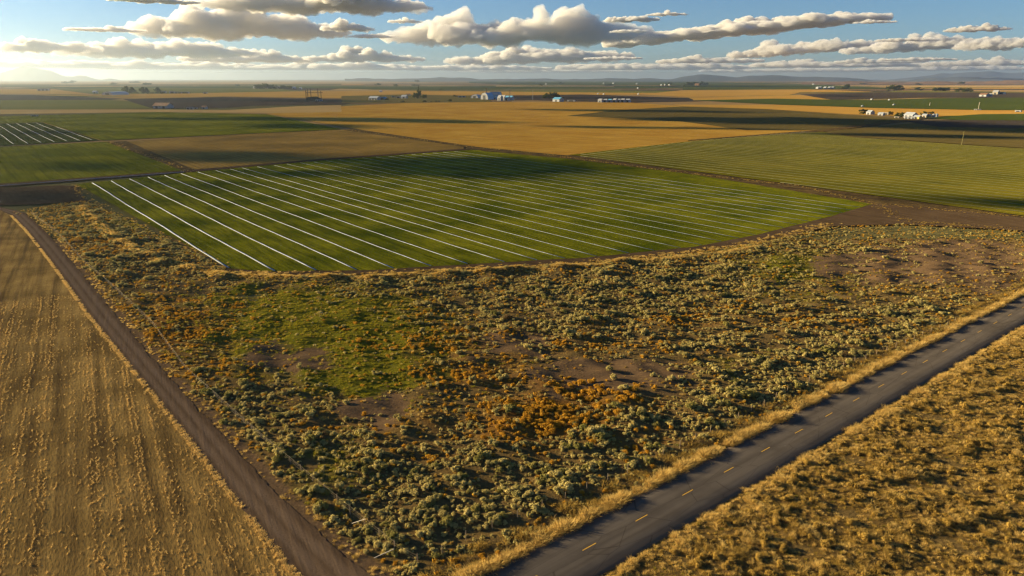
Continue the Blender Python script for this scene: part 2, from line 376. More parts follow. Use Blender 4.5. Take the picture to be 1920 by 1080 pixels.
far = [
 ('stubble_strip', 'tan_far', [(-400, 152), (640, 152), (900, 155), (640, 158), (-400, 158)]),
 ('crop_strip', 'olive_far', [(-400, 158), (300, 158.5), (640, 157), (640, 160), (100, 161), (-400, 162)]),
 ('crop_strip', 'green_far', [(40, 164), (300, 161.5), (800, 162), (820, 166), (640, 166), (240, 164.5), (60, 166)]),
 ('crop_strip', 'lime_far', [(105, 167), (240, 164.5), (520, 166), (560, 171), (350, 175), (175, 176)]),
 ('stubble_strip', 'gold_far', [(-500, 166), (100, 167), (172, 176.5), (-500, 174)]),
 ('stubble_strip', 'gold_far', [(172, 177), (350, 175), (560, 171), (700, 170), (760, 177), (640, 184), (420, 181), (250, 184.5), (60, 178)]),
 ('plough_shade_strip', 'plough_shade_far', [(-500, 174), (60, 178), (230, 185), (200, 188), (-500, 190)]),  # dark soil colour painted over a band of cloud shade
 ('crop_strip', 'lime_far', [(-500, 190), (200, 187), (260, 190), (285, 203), (130, 205), (-500, 206)]),
 ('plough_shade_strip', 'plough_shade_far', [(230, 185.5), (420, 182), (640, 186), (700, 186), (640, 196), (480, 198), (420, 202), (290, 204), (255, 194)]),  # dark tone carries the cloud shade lying on this band
 ('stubble_strip', 'tan_far', [(-500, 206), (250, 205), (430, 206), (560, 199), (640, 197), (640, 210), (500, 212), (290, 210), (-500, 221)]),
 ('crop_strip', 'green_far', [(640, 166), (720, 164), (1000, 160), (1290, 163), (1290, 165), (1000, 167), (820, 169), (700, 168)]),
 ('stubble_strip', 'tan_far', [(930, 160.5), (1150, 161), (1152, 163), (930, 162)]),
 ('stubble_strip', 'gold_far', [(700, 170), (1000, 172), (1300, 174), (1290, 177), (900, 179), (700, 178)]),
 ('pasture_strip', 'olive_far', [(640, 180), (760, 177), (920, 180), (920, 191), (760, 193), (640, 193)]),
 ('crop_strip', 'green_far', [(880, 151.5), (1290, 153), (1500, 156), (1300, 160), (960, 159), (880, 156)]),
 ('crop_strip', 'lime_far', [(960, 169), (1280, 170), (1440, 172), (1440, 174), (1200, 174), (960, 172)]),
 ('plough_shade_strip', 'plough_shade_far', [(960, 179), (1090, 177), (1300, 184), (1440, 186), (1300, 190), (1180, 192), (960, 187)]),
 ('crop_strip', 'green_far', [(1280, 160), (1500, 157.5), (1700, 166), (1520, 167), (1280, 168)]),
 ('stubble_strip', 'gold_far', [(1280, 169), (1520, 167.5), (1640, 172), (1500, 173), (1480, 178), (1290, 182), (1200, 177)]),
 ('stubble_strip', 'tan_far', [(1560, 160), (2300, 160), (2300, 164), (1700, 163.5)]),
 ('plough_shade_strip', 'plough_shade_far', [(1500, 177), (1650, 173), (2300, 176), (2300, 184), (1720, 183), (1560, 187)]),
 ('stubble_strip', 'gold_far', [(1290, 183), (1500, 178), (1560, 187), (1460, 185), (1300, 188)]),
 ('crop_strip', 'green_far', [(1300, 188), (1450, 185), (1640, 188), (1750, 184), (2300, 181), (2300, 206), (1840, 206), (1640, 202), (1460, 196)]),
 ('stubble_field', 'gold_far', [(1260, 196), (1460, 196.5), (1640, 202.5), (1840, 206.5), (2200, 209), (1780, 217), (1730, 220), (1590, 214), (1440, 204.5), (1280, 199)]),
 ('crop_field', 'green_far', [(1730, 221), (1840, 214), (2300, 210), (2300, 228), (1800, 225)]),
 ('plough_shade_strip', 'plough_shade_far', [(1690, 226), (1800, 225), (2300, 229), (2300, 246), (1760, 238)]),
]
q_ = random.Random(21)
for i in range(54):
    v = 150.6 + 24 * (i / 54) ** 1.5; u = q_.uniform(-200, 2000); wd = q_.uniform(160, 620); th = .5 + (v - 149.5) * q_.uniform(.05, .13); sl = q_.uniform(-.004, .004)
    far.insert(0, (('stubble_strip', 'tan_far'), ('stubble_strip', 'gold_far'), ('crop_strip', 'green_far'), ('crop_strip', 'lime_far'), ('plough_shade_strip', 'plough_shade_far'), ('pasture_strip', 'olive_far'))[q_.randrange(6)] + ([(u, v), (u + wd, v + sl * wd), (u + wd * .96, v + th + sl * wd), (u - wd * .05, v + th * .9)],))
for nm, mt, p in far: land(nm, p, mt, 4.0, 90.0, .008)
LZ[0] = -.10
land('stubble_field', [(500, 213), (640, 199), (760, 193), (920, 191), (1180, 192), (1280, 199), (1440, 205), (1570, 240), (1540, 245.5), (1500, 249), (1300, 265), (1065, 291), (870, 273), (700, 247)], 'gold', 2, 20)
land('pasture', [(1062, 217), (1160, 206), (1280, 199.5), (1440, 205), (1590, 215), (1705, 223), (1560, 242), (1500, 244.5), (1400, 244), (1280, 228), (1150, 221)], 'olive', 3, 20)
land('pasture', [(1545, 246), (1710, 231), (1780, 228), (2300, 240), (2300, 300), (1850, 273), (1600, 256)], 'olive', 1, 15)
land('crop_field', [(-300, 226), (290, 210), (500, 214), (640, 242), (430, 252), (190, 263), (80, 229), (-300, 240)], 'grass_crop', 1, 15)
land('crop_field', [(-320, 238), (80, 230), (188, 263), (-320, 290)], 'crop_dark', .6, 10)
land('crop_field', [(-320, 291), (205, 265), (352, 321), (-320, 369)], 'grass_crop', .6, 10)
land('stubble_field', [(236, 265), (430, 253), (640, 243), (700, 248), (868, 274), (870, 279), (600, 299), (368, 320)], 'brown', .6, 10)
land('crop_field', [(1068, 290), (1300, 264), (1500, 246.5), (1545, 247), (1600, 257), (1850, 274), (2300, 302), (2300, 452), (1920, 404), (1500, 347)], 'olive_crop', .5, 10)
land('crop_field', [(142, 345), (355, 323), (600, 301), (880, 281), (905, 281), (1060, 295), (1300, 325), (1640, 381), (1560, 405), (1420, 440), (1300, 463), (1100, 483), (900, 494), (700, 506), (500, 509), (428, 503), (385, 478)], 'crop', .5, 5)
land('ditch_bank', [(1050, 292), (1068, 290.5), (1500, 348), (1920, 405), (2300, 455), (2300, 470), (1920, 412), (1640, 383), (1300, 327), (1060, 297)], 'ditch', .5, 4)
land('ditch_bank', [(200, 266), (236, 264), (372, 321), (352, 323)], 'ditch', .5, 5)
land('ditch_bank', [(640, 243), (668, 242), (900, 276), (1062, 291), (1058, 297), (905, 283), (862, 274)], 'ditch', .5, 5)
land('dirt_lane', [(-300, 372), (0, 350), (355, 322.5), (600, 300.5), (880, 280.5), (905, 279.5), (880, 278), (600, 298), (355, 318.5), (0, 344), (-300, 364)], 'dirt', .3, 6)
land('dirt_lane', [(1290, 264), (1545, 246.5), (1718, 226), (1735, 222), (1700, 223.5), (1540, 243), (1290, 262.5)], 'ditch', .5, 8)
land('dirt_patch', [(-320, 372), (0, 352), (120, 347), (142, 349), (165, 378), (60, 383), (0, 384), (-320, 405)], 'dirt', .5, 4)
land('field_margin', [(428, 503), (500, 509), (700, 506), (900, 494), (1100, 483), (1300, 463), (1420, 440), (1560, 405), (1640, 381), (1780, 392), (2000, 418), (2000, 437), (1700, 420), (1560, 424), (1420, 455), (1300, 474), (1100, 492), (900, 503), (700, 514), (500, 516), (415, 508)], 'dirt', .5, 4)

# ------------------------------------------------------------------ road, track, stubble, scrub ground
ru = Vector((math.cos(ROADANG), math.sin(ROADANG))); rn = Vector((-ru.y, ru.x)); RC = Vector((0.0, 69.25))
def RP(s, o, z=0.0):
    p = RC + ru * s + rn * o; return (p.x, p.y, z)
HALF = 4.35
def asphalt():
    t = NT('asphalt')
    f = t.noise(t.pos(), 9, 4, .7); g = t.noise(t.frame(ROADANG, 1 / 26, 1 / .8), 1, 4, .6); b = t.noise(t.pos(), .12, 3)
    sep = t.n('SeparateXYZ', 1, Vector=t.frame(ROADANG))
    off = t.math('ADD', sep, -float(RC.dot(rn)))
    # wheel paths worn paler in each lane
    wp = t.math('ABSOLUTE', t.math('ADD', t.math('ABSOLUTE', off), -2.0))
    wear = t.rng(t.math('ABSOLUTE', t.math('ADD', wp, -.85)), 0.0, .65, 1.0, 0.0)
    c = t.mix(t.rng(g, .3, .7), (.080, .068, .056), (.122, .104, .086))
    c = t.mix(t.math('MULTIPLY', wear, .35), c, (.155, .132, .108))
    c = t.mix(t.math('MULTIPLY', t.rng(b, .45, .7), .6), c, (.066, .056, .047))
    ed = t.rng(t.math('ADD', t.math('ABSOLUTE', off), t.math('MULTIPLY', f, .5)), HALF - .55, HALF + .1)
    c = t.mix(ed, c, (.15, .11, .075))
    vor = t.n('TexVoronoi', 0, props=dict(feature='DISTANCE_TO_EDGE'), Vector=t.frame(ROADANG, 1 / 9, 1 / 2.6), Scale=1.0)
    c = t.mix(t.rng(vor, .0, .012, .55, 0), c, (.025, .02, .016))
    return t.surf(c, .95, t.math('ADD', f, t.math('MULTIPLY', wear, -.3)), .025, .9, .05)
def road():
    n = 170; V = []; Fc = []
    xs = [-HALF - .5, -HALF, -2.1, 0, 2.1, HALF, HALF + .5]; zs = [-.25, .05, .10, .13, .10, .05, -.25]
    r = random.Random(3)
    for i in range(n + 1):
        s = -60 + 430 * i / n
        for k, (o, z) in enumerate(zip(xs, zs)): V.append(RP(s, o + (r.uniform(-.1, .1) if k in (1, 5) else 0), z))
    for i in range(n):
        for k in range(6): Fc.append((i * 7 + k + 1, i * 7 + k, (i + 1) * 7 + k, (i + 1) * 7 + k + 1))
    rd = tag(obj('road', npmesh('road', V, Fc, 4, asphalt())), kind='structure')
    t = NT('yellow_paint'); f = t.noise(t.pos(), 6, 4, .7)
    pm = t.surf(t.mix(t.rng(f, .45, .75), (.62, .34, .035), (.30, .18, .05)), .7)
    x0, y0 = G(1104, 1026); s0 = (Vector((x0, y0)) - RC).dot(ru)
    for k in range(-3, 32):
        s = s0 + k * .1711 * H
        b = MB(); b.add([RP(s - 1.25, -.075, .1345), RP(s + 1.25, -.075, .1345), RP(s + 1.25, .075, .1345), RP(s - 1.25, .075, .1345)], [(0, 1, 2, 3)])
        o = b.build('lane_dash', pm, rd)
road()
TRL = [(-120, 389), (-60, 391), (0, 394), (22, 404), (50, 432), (80, 470), (110, 510), (170, 594), (240, 680), (330, 790), (430, 920), (545, 1062), (640, 1180), (760, 1330)]
TRR = [(-120, 383), (-60, 385), (0, 388), (45, 398), (75, 425), (110, 462), (150, 510), (232, 610), (300, 690), (400, 800), (500, 910), (600, 1005), (690, 1076), (830, 1190), (1020, 1330)]
STB = [(-700, 440), (-120, 392)] + [(u + 7, v) for u, v in TRL[1:]] + [(700, 1450), (-900, 1450), (-1400, 700)]
M['track'] = None
def trackmat():
    t = NT('packed_dirt'); a = R(-62)
    g = t.noise(t.frame(a, 1 / 22, 1 / 1.3), 1, 3, .6); f = t.noise(t.pos(), 3.0, 5, .75); b = t.noise(t.pos(), .16, 3)
    c = t.mix(t.rng(g, .3, .7), (.095, .060, .034), (.150, .097, .056))
    c = t.mix(t.math('MULTIPLY', t.rng(b, .45, .65), .4), c, (.16, .108, .068))
    rt = t.n('SeparateColor', 0, Color=t.n('Attribute', 0, props=dict(attribute_name='across')))
    c = t.mix(t.math('MULTIPLY', t.math('MULTIPLY', rt, t.rng(f, .3, .6)), .95), c, (.26, .18, .115))
    c = t.mix(t.math('MULTIPLY', t.rng(f, .5, .75), .5), c, (.045, .034, .028))
    return t.surf(c, .95, t.math('ADD', g, t.math('MULTIPLY', f, .4)), .14, 1.0, .05)
M['track'] = trackmat()
land('stubble_field', STB, 'stubble', .35, 1.6)
def dirt_track():
    L_, R_ = np.array(GA(TRL)), np.array(GA(TRR)); n = 520; k = 9; r = np.random.default_rng(4)
    def res(X): c = np.r_[0, np.cumsum(np.linalg.norm(np.diff(X, axis=0), axis=1))]; c /= c[-1]; return np.stack([np.interp(np.linspace(0, 1, n), c, X[:, j]) for j in (0, 1)], 1)
    A, B = res(L_), res(R_)
    a = np.linspace(0, 1, k)[None, :, None]; P = A[:, None] * (1 - a) + B[:, None] * a
    d = (B - A) / np.linalg.norm(B - A, axis=1, keepdims=True); wob = SN(9, 8, 77)
    for j, sg in ((0, -1), (k - 1, 1)): P[:, j] += d * (sg * .25 + .28 * wob(P[:, j, 0], P[:, j, 1]) + r.normal(0, .1, n))[:, None]
    t_ = a[0, :, 0]; rut = np.exp(-((t_ - .3) / .09) ** 2) + np.exp(-((t_ - .68) / .09) ** 2)
    LZ[0] += .006; z = np.broadcast_to(LZ[0] + .05 - .045 * rut - .05 * (np.abs(t_ - .5) > .45), (n, k))
    i = np.arange(n * k).reshape(n, k)
    me = npmesh('dirt_track', np.dstack([P, z]).reshape(-1, 3), np.stack([i[:-1, :-1], i[:-1, 1:], i[1:, 1:], i[1:, :-1]], -1).reshape(-1, 4)[:, ::-1], 4, M['track'], True)
    at = me.color_attributes.new('across', 'FLOAT_COLOR', 'POINT'); c = np.zeros((n, k, 4), np.float32); c[..., 0] = rut; c[..., 1] = t_; c[..., 3] = 1
    at.data.foreach_set('color', c.ravel()); tag(obj('dirt_track', me), kind='structure')
dirt_track()
STBG, TRG = GA(STB), GA(TRL + TRR[::-1])

SCRUB = [(20, 398), (48, 392), (120, 380), (165, 376), (385, 480), (428, 505), (500, 516), (700, 514), (900, 503), (1100, 492), (1300, 474), (1420, 455), (1560, 424), (1700, 420), (2000, 437), (2000, 520), (1915, 556), (1785, 618), (1660, 685), (1440, 803), (1385, 830), (960, 1050), (700, 1180), (690, 1076), (600, 1005), (500, 910), (400, 800), (300, 690), (232, 610), (150, 510), (110, 462), (75, 425)]
SG = GA(SCRUB)
BANK = [RP(-60, -HALF - .4)[:2], RP(370, -HALF - .4)[:2], RP(370, -60)[:2], RP(130, -95)[:2], RP(20, -95)[:2], RP(-60, -60)[:2]]
n1, n2, n3, n4 = SN(14, 10, 1), SN(5, 10, 2), SN(40, 8, 3), SN(2.2, 10, 5)
def blobs(u, v, L, top=1.0):
    d = np.zeros(np.shape(u)); k_ = 1.18 if L is BARE else 1.0
    for a, b, ra, rb, k in L: d = np.maximum(d, k * np.exp(-(((u - a) / ra / k_) ** 2 + ((v - b) / rb / k_) ** 2) * .9))
    return np.minimum(d, top)
SAGE = [(760, 1000, 130, 70, 1.1), (900, 950, 160, 60, 1.1), (660, 880, 130, 70, 1.1), (1040, 890, 200, 50, 1.1), (1250, 800, 160, 50, 1.1), (1480, 690, 160, 40, 1.1), (1500, 470, 150, 26, .8), (1400, 540, 120, 30, .8), (560, 830, 150, 90, 1), (700, 920, 170, 90, 1), (860, 960, 200, 80, 1), (480, 760, 80, 60, .9), (1010, 900, 220, 60, 1), (1230, 830, 200, 60, 1), (1400, 740, 170, 60, 1), (1560, 660, 170, 45, 1),
        (1700, 600, 130, 32, .9), (1150, 560, 330, 50, .9), (1000, 620, 200, 40, .8), (1330, 520, 200, 30, .95), (820, 545, 230, 24, .7), (220, 430, 90, 22, .9), (330, 460, 80, 20, .9), (260, 500, 140, 22, .8), (180, 395, 60, 14, .9),
        (1640, 480, 160, 30, .45), (1480, 600, 160, 30, .55), (1350, 640, 170, 40, .6), (800, 830, 130, 40, .5), (500, 900, 60, 60, .7), (620, 1000, 60, 50, .6), (1150, 660, 120, 20, .4)]
ORNG = [(1080, 765, 140, 60, 1), (960, 800, 160, 50, .9), (800, 640, 180, 40, .75), (900, 700, 160, 40, .7), (700, 790, 150, 40, .55), (330, 620, 120, 70, .75), (420, 680, 80, 50, .6), (600, 770, 90, 30, .5), (1180, 830, 80, 30, .7),
        (1000, 640, 220, 36, .55), (1320, 600, 130, 30, .55), (1500, 600, 110, 24, .5), (450, 600, 90, 30, .45), (170, 440, 50, 40, .7), (380, 560, 160, 20, .5), (1450, 690, 90, 30, .35), (820, 860, 100, 30, .5), (1100, 700, 150, 20, .4)]
GRAS = [(610, 625, 240, 92, 1), (690, 700, 140, 50, 1), (520, 560, 140, 30, .9), (760, 640, 110, 30, .8), (1500, 500, 130, 34, .8), (380, 550, 110, 18, .6), (240, 420, 60, 14, .8), (620, 870, 90, 50, .6), (1350, 680, 80, 20, .5), (560, 930, 50, 40, .6), (1500, 560, 160, 22, .45)]
BARE = [(545, 672, 70, 26, 1.2), (700, 775, 70, 30, 1.2), (960, 650, 70, 26, 1), (1140, 705, 140, 30, 1.2), (1620, 500, 120, 26, 1.1), (1780, 490, 170, 44, 1.1), (1750, 425, 220, 14, .9), (1250, 740, 60, 26, .6), (1850, 530, 90, 26, .8), (330, 545, 90, 14, .7), (1000, 590, 90, 14, .5), (460, 545, 60, 14, .6), (1500, 640, 90, 20, .5), (1560, 560, 140, 20, .5)]
def warp(u, v, x, y): return u + 26 * n1(x, y) + 14 * n2(x, y), v + 9 * n1(y + 50, x) + 5 * n2(y, x + 9)
BERM = GA([(150, 388), (215, 448), (300, 492), (430, 519), (560, 524), (700, 522), (900, 511), (1100, 500), (1300, 482), (1420, 466)])
DITCH = GA([(170, 420), (215, 462), (290, 482), (240, 545), (420, 552), (560, 548)])
def relief(x, y):
    d = edge_dist(SG, x, y); ins = inside(SG, x, y)
    k = np.where(ins, np.clip((d - 1.0) / 7, 0, 1), 0)
    return np.where(ins, -.10 + .10 * np.clip(d, 0, 1) + k * (.34 * np.maximum(n1(x, y), -.7) + .16 * n2(x, y) + .22 * n3(x, y) + .1) + 1.0 * (.75 + .35 * n1(x, y)) * np.exp(-(edge_dist(BERM, x, y, False) / 2.1) ** 2) * np.clip(d / 2, 0, 1) - .45 * np.exp(-(edge_dist(DITCH, x, y, False) / 2.6) ** 2) * k, -.16)
TRRG = GA(TRR)
def verge_bare(x, y): return np.clip(1.5 - edge_dist(TRRG, x, y, False) / 2.4, 0, 1)
def scrub_ground():
    st = 1.0
    xs = np.arange(-330, 330, st); ys = np.arange(44, 262, st)
    X, Y = np.meshgrid(xs, ys); x = X.ravel(); y = Y.ravel()
    z = relief(x, y)
    u, v = PX(x, y); u2, v2 = warp(u, v, x, y)
    r_ = len(ys); c_ = len(xs)
    i = np.arange(r_ * c_).reshape(r_, c_)
    me = npmesh('scrub_ground', np.stack([x, y, z], 1), np.stack([i[:-1, :-1], i[:-1, 1:], i[1:, 1:], i[1:, :-1]], -1).reshape(-1, 4), 4, None, True)
    at = me.color_attributes.new('cover', 'FLOAT_COLOR', 'POINT')
    d = np.stack([blobs(u2, v2, GRAS), np.maximum(blobs(u2, v2, BARE), verge_bare(x, y)), blobs(u2, v2, ORNG), np.ones(len(x))], 1).astype(np.float32)
    at.data.foreach_set('color', d.ravel())
    t = NT('scrub_soil')
    cv = t.n('Attribute', 0, props=dict(attribute_name='cover'))
    gr, ba, og = (t.n('SeparateColor', k, Color=cv) for k in range(3))
    f = t.noise(t.pos(), 2.2, 5, .7); b = t.noise(t.pos(), .35, 4, .65); s = t.noise(t.frame(R(-20), .5, 1.3), 1.2, 4, .7)
    c = t.mix(t.rng(b, .35, .65), (.115, .082, .034), (.19, .125, .045))
    c = t.mix(t.rng(t.math('ADD', og, t.math('MULTIPLY', f, .5)), .55, 1.0), c, (.21, .105, .025))
    c = t.mix(t.rng(t.math('ADD', gr, t.math('MULTIPLY', f, .55)), .6, .95), c, t.mix(s, (.095, .105, .008), (.19, .165, .018)))
    c = t.mix(t.rng(t.math('ADD', ba, t.math('MULTIPLY', b, .4)), .62, .95), c, (.135, .086, .047))
    c = t.mix(t.math('MULTIPLY', t.rng(f, .52, .75), .65), c, (.045, .034, .016))
    c = t.mix(t.math('MULTIPLY', t.rng(s, .55, .72), .5), c, (.30, .20, .075))
    h = t.math('MULTIPLY', t.math('ADD', f, s), t.rng(ba, .4, .9, 1.0, .25))
    me.materials.append(t.surf(c, 1, h, .38, 1.0, .05))
    tag(obj('scrub_ground', me), kind='structure')
scrub_ground()

# ------------------------------------------------------------------ plants
LM = {
 'sage': leafmat('sage_leaf', (.34, .295, .10), (.60, .49, .19)),
 'sage_green': leafmat('sage_green_leaf', (.19, .18, .05), (.36, .30, .09)),
 'rust': leafmat('rust_leaf', (.40, .215, .025), (.60, .335, .04)),
 'straw': leafmat('straw_blade', (.54, .37, .11), (.76, .55, .19), .45),
 'ochre': leafmat('ochre_blade', (.31, .205, .05), (.50, .34, .085), .45),
 'lime': leafmat('lime_blade', (.20, .19, .014), (.34, .28, .03), .45),
 'dull': leafmat('dull_stem', (.14, .095, .04), (.22, .15, .07), .3),
 'stub': leafmat('stubble_straw', (.58, .39, .125), (.80, .58, .23), .3),
}
def quads(P, N, size, r, asp=1.0):
    "one small leaf clump per point, facing N"
    n = len(P); N = N / (np.linalg.norm(N, axis=1, keepdims=True) + 1e-9)
    A = np.cross(N, r.normal(size=(n, 3))); A /= np.linalg.norm(A, axis=1, keepdims=True) + 1e-9
    B = np.cross(N, A); s = size * r.uniform(.6, 1.3, (n, 1))
    V = np.stack([P - A * s - B * s * asp, P + A * s - B * s * .6 * asp, P + A * s * .7 + B * s * asp, P - A * s * .8 + B * s * asp], 1).reshape(-1, 3)
    return V, np.arange(4 * n).reshape(n, 4)
def shrub_mesh(name, mat, seed, rad, hgt, lobes, nq, size, lumpy=.35, tw=0):
    r = np.random.default_rng(seed); VV = []; FF = []; b = 0
    a = r.uniform(0, 6.28, lobes); q = np.sqrt(r.uniform(0, 1, lobes)) * rad * .72
    cx, cyy = q * np.cos(a), q * np.sin(a); cz = hgt * (.62 - .35 * (q / rad) ** 2) * r.uniform(.75, 1.15, lobes); lr = rad * r.uniform(lumpy * .8, lumpy * 1.35, lobes)
    for k in range(lobes):
        m = nq // lobes
        d = r.normal(size=(m, 3)); d /= np.linalg.norm(d, axis=1, keepdims=True); d[:, 2] = np.where(d[:, 2] < -.2, -d[:, 2], d[:, 2])
        P = np.array([cx[k], cyy[k], cz[k]]) + d * lr[k] * r.uniform(.75, 1.1, (m, 1))
        P[:, 2] = np.maximum(P[:, 2], .03)
        V, Q = quads(P, d + r.normal(size=(m, 3)) * .5, size, r); VV.append(V); FF.append(Q + b); b += len(V)
        # inner twigs and leaves fill the lobe
        m2 = max(6, m // 4); P = np.array([cx[k], cyy[k], cz[k] * .8]) + r.normal(size=(m2, 3)) * lr[k] * .35; P[:, 2] = np.maximum(P[:, 2], .02)
        V, Q = quads(P, r.normal(size=(m2, 3)), size * 1.7, r); VV.append(V); FF.append(Q + b); b += len(V)
    for k in range(tw):
        t = r.uniform(0, 6.28); e = np.array([math.cos(t) * rad * .9, math.sin(t) * rad * .9, hgt * r.uniform(.5, 1.1)]); sd = np.array([-math.sin(t), math.cos(t), 0]) * .02
        V = np.array([-sd, sd, e + sd * .4, e - sd * .4]); VV.append(V); FF.append(np.array([[0, 1, 2, 3]]) + b); b += 4
    return npmesh(name, np.concatenate(VV), np.concatenate(FF), 4, mat)
def tuft_mesh(name, mat, seed, n, length, spread, width, lean=.6):
    r = np.random.default_rng(seed); VV = []
    for k in range(n):
        t = r.uniform(0, 6.28); q = r.uniform(0, spread); b = np.array([q * math.cos(t), q * math.sin(t), 0])
        t2 = t + r.normal() * .8; l = length * r.uniform(.6, 1.25); le = lean * r.uniform(.2, 1.3)
        d = np.array([math.cos(t2) * math.sin(le), math.sin(t2) * math.sin(le), math.cos(le)]); sd = np.array([-math.sin(t2), math.cos(t2), 0]) * width
        p1 = b + d * l * .6; p2 = b + d * l + np.array([d[0], d[1], -.35]) * l * .25
        VV += [b - sd, b + sd, p1 + sd, p1 - sd, p1 - sd, p1 + sd, p2 + sd * .5, p2 - sd * .5]
    return npmesh(name, np.array(VV), np.arange(len(VV)).reshape(-1, 4), 4, mat)
def proto(me): return bpy.data.objects.new(me.name, me)
def scatter(name, P, rz, sc, idx, protos, label=None, cat=None):
    n = len(P)
    me = bpy.data.meshes.new(name); me.vertices.add(n); me.vertices.foreach_set('co', np.asarray(P, np.float32).ravel())
    rot = np.stack([rng.normal(0, .08, n), rng.normal(0, .08, n), rz], 1).astype(np.float32)
    a = me.attributes.new('rot', 'FLOAT_VECTOR', 'POINT'); a.data.foreach_set('vector', rot.ravel())
    sc = np.asarray(sc, np.float32); sc = np.repeat(sc[:, None], 3, 1) if sc.ndim == 1 else sc
    a = me.attributes.new('scl', 'FLOAT_VECTOR', 'POINT'); a.data.foreach_set('vector', sc.ravel())
    a = me.attributes.new('pick', 'INT', 'POINT'); a.data.foreach_set('value', np.asarray(idx, np.int32))
    o = obj(name, me)
    g = bpy.data.node_groups.new(name, 'GeometryNodeTree'); N = g.nodes; L = g.links
    g.interface.new_socket('Geometry', in_out='INPUT', socket_type='NodeSocketGeometry'); g.interface.new_socket('Geometry', in_out='OUTPUT', socket_type='NodeSocketGeometry')
    gi = N.new('NodeGroupInput'); go = N.new('NodeGroupOutput'); ip = N.new('GeometryNodeInstanceOnPoints'); g2 = N.new('GeometryNodeGeometryToInstance')
    for p in reversed(protos):
        oi = N.new('GeometryNodeObjectInfo'); oi.inputs['Object'].default_value = p; L.new(oi.outputs['Geometry'], g2.inputs[0])
    def at(nm, ty):
        d = N.new('GeometryNodeInputNamedAttribute'); d.data_type = ty; d.inputs[0].default_value = nm; return d.outputs[0]
    L.new(gi.outputs[0], ip.inputs['Points']); L.new(g2.outputs[0], ip.inputs['Instance']); ip.inputs['Pick Instance'].default_value = True
    L.new(at('pick', 'INT'), ip.inputs['Instance Index']); L.new(at('rot', 'FLOAT_VECTOR'), ip.inputs['Rotation']); L.new(at('scl', 'FLOAT_VECTOR'), ip.inputs['Scale'])
    L.new(ip.outputs[0], go.inputs[0])
    md = o.modifiers.new('spread', 'NODES'); md.node_group = g
    return tag(o, label, cat, None, 'stuff')
SAGEM = [shrub_mesh('sagebrush', LM['sage'], 10 + i, .72, .85, 9, 300, .075, .26 + .05 * i, 14) for i in range(4)] + [shrub_mesh('sagebrush', LM['sage_green'], 20 + i, .75, .8, 8, 280, .08, .36, 5) for i in range(2)]
DEADM = [shrub_mesh('dead_brush', LM['dull'], 27 + i, .7, .8, 6, 110, .06, .4, 26) for i in range(2)]
RUSTM = [shrub_mesh('rust_shrub', LM['rust'], 30 + i, .62, .95, 5, 300, .055, .5, 0) for i in range(3)]
STRAWM = [tuft_mesh('straw_grass', LM['straw'], 40 + i, 64, .62, .55, .015, .75) for i in range(3)]
OCHREM = [tuft_mesh('ochre_grass', LM['ochre'], 50 + i, 64, .52, .55, .015, .85) for i in range(3)]
LIMEM = [tuft_mesh('green_grass', LM['lime'], 60 + i, 40, .38, .4, .025, .9) for i in range(2)]
DULLM = [tuft_mesh('dry_stems', LM['dull'], 64 + i, 26, .6, .4, .016, 1.1) for i in range(2)]
STUBM = [tuft_mesh('straw_stub', LM['stub'], 70 + i, 20, .26, .22, .014, .7) for i in range(3)]

LOWM = [shrub_mesh('low_sage', LM['sage'], 80, .42, .30, 4, 70, .06, .4, 3), shrub_mesh('low_rust', LM['rust'], 81, .42, .32, 4, 70, .06, .4, 3), shrub_mesh('low_ochre', LM['ochre'], 82, .42, .28, 4, 70, .06, .4, 5)]
def spread(n, poly, r):
    P = np.array(poly); lo, hi = P.min(0), P.max(0)
    x = r.uniform(lo[0], hi[0], n); y = r.uniform(lo[1], hi[1], n)
    k = inside(poly, x, y); return x[k], y[k]
def thin(x, y, rad, order=None):
    "drop points closer than rad to an earlier one"
    cell = {}; keep = []
    for i in range(len(x)):
        c = (int(x[i] // rad), int(y[i] // rad)); ok = True
        for a in (-1, 0, 1):
            for b in (-1, 0, 1):
                for j in cell.get((c[0] + a, c[1] + b), ()):
                    if (x[i] - x[j]) ** 2 + (y[i] - y[j]) ** 2 < rad * rad: ok = False; break
        if ok: keep.append(i); cell.setdefault(c, []).append(i)
    return np.array(keep, int)
NEARP = [RP(-60, HALF)[:2]]
def visible(x, y, m=220):
    u, v = PX(x, y); return (u > -m) & (u < 1920 + m) & (v < 1080 + 2 * m)
def individuals(meshes, x, y, z, s, cat, group, labeler, n=300):
    "the n that show largest become things; returns the mask of the rest"
    size = s / np.sqrt(x * x + y * y + H * H); u, v = PX(x, y)
    size = np.where((u > 0) & (u < 1920) & (v < 1080), size, 0)
    top = np.argsort(-size)[:n]; rest = np.ones(len(x), bool); rest[top] = False
    base = [bpy.data.objects.new(m.name, m) for m in meshes]
    for i in top:
        o = base[random.randrange(len(base))].copy(); C.objects.link(o)
        o.location = (x[i], y[i], z[i]); k = s[i]
        o.scale = (k * random.uniform(.9, 1.2), k * random.uniform(.9, 1.2), k * random.uniform(.85, 1.1)); o.rotation_euler = (random.uniform(-.08, .08), random.uniform(-.08, .08), random.uniform(0, 6.28))
        tag(o, labeler(u[i], v[i]), cat, group)
    for b in base: bpy.data.objects.remove(b)
    return rest
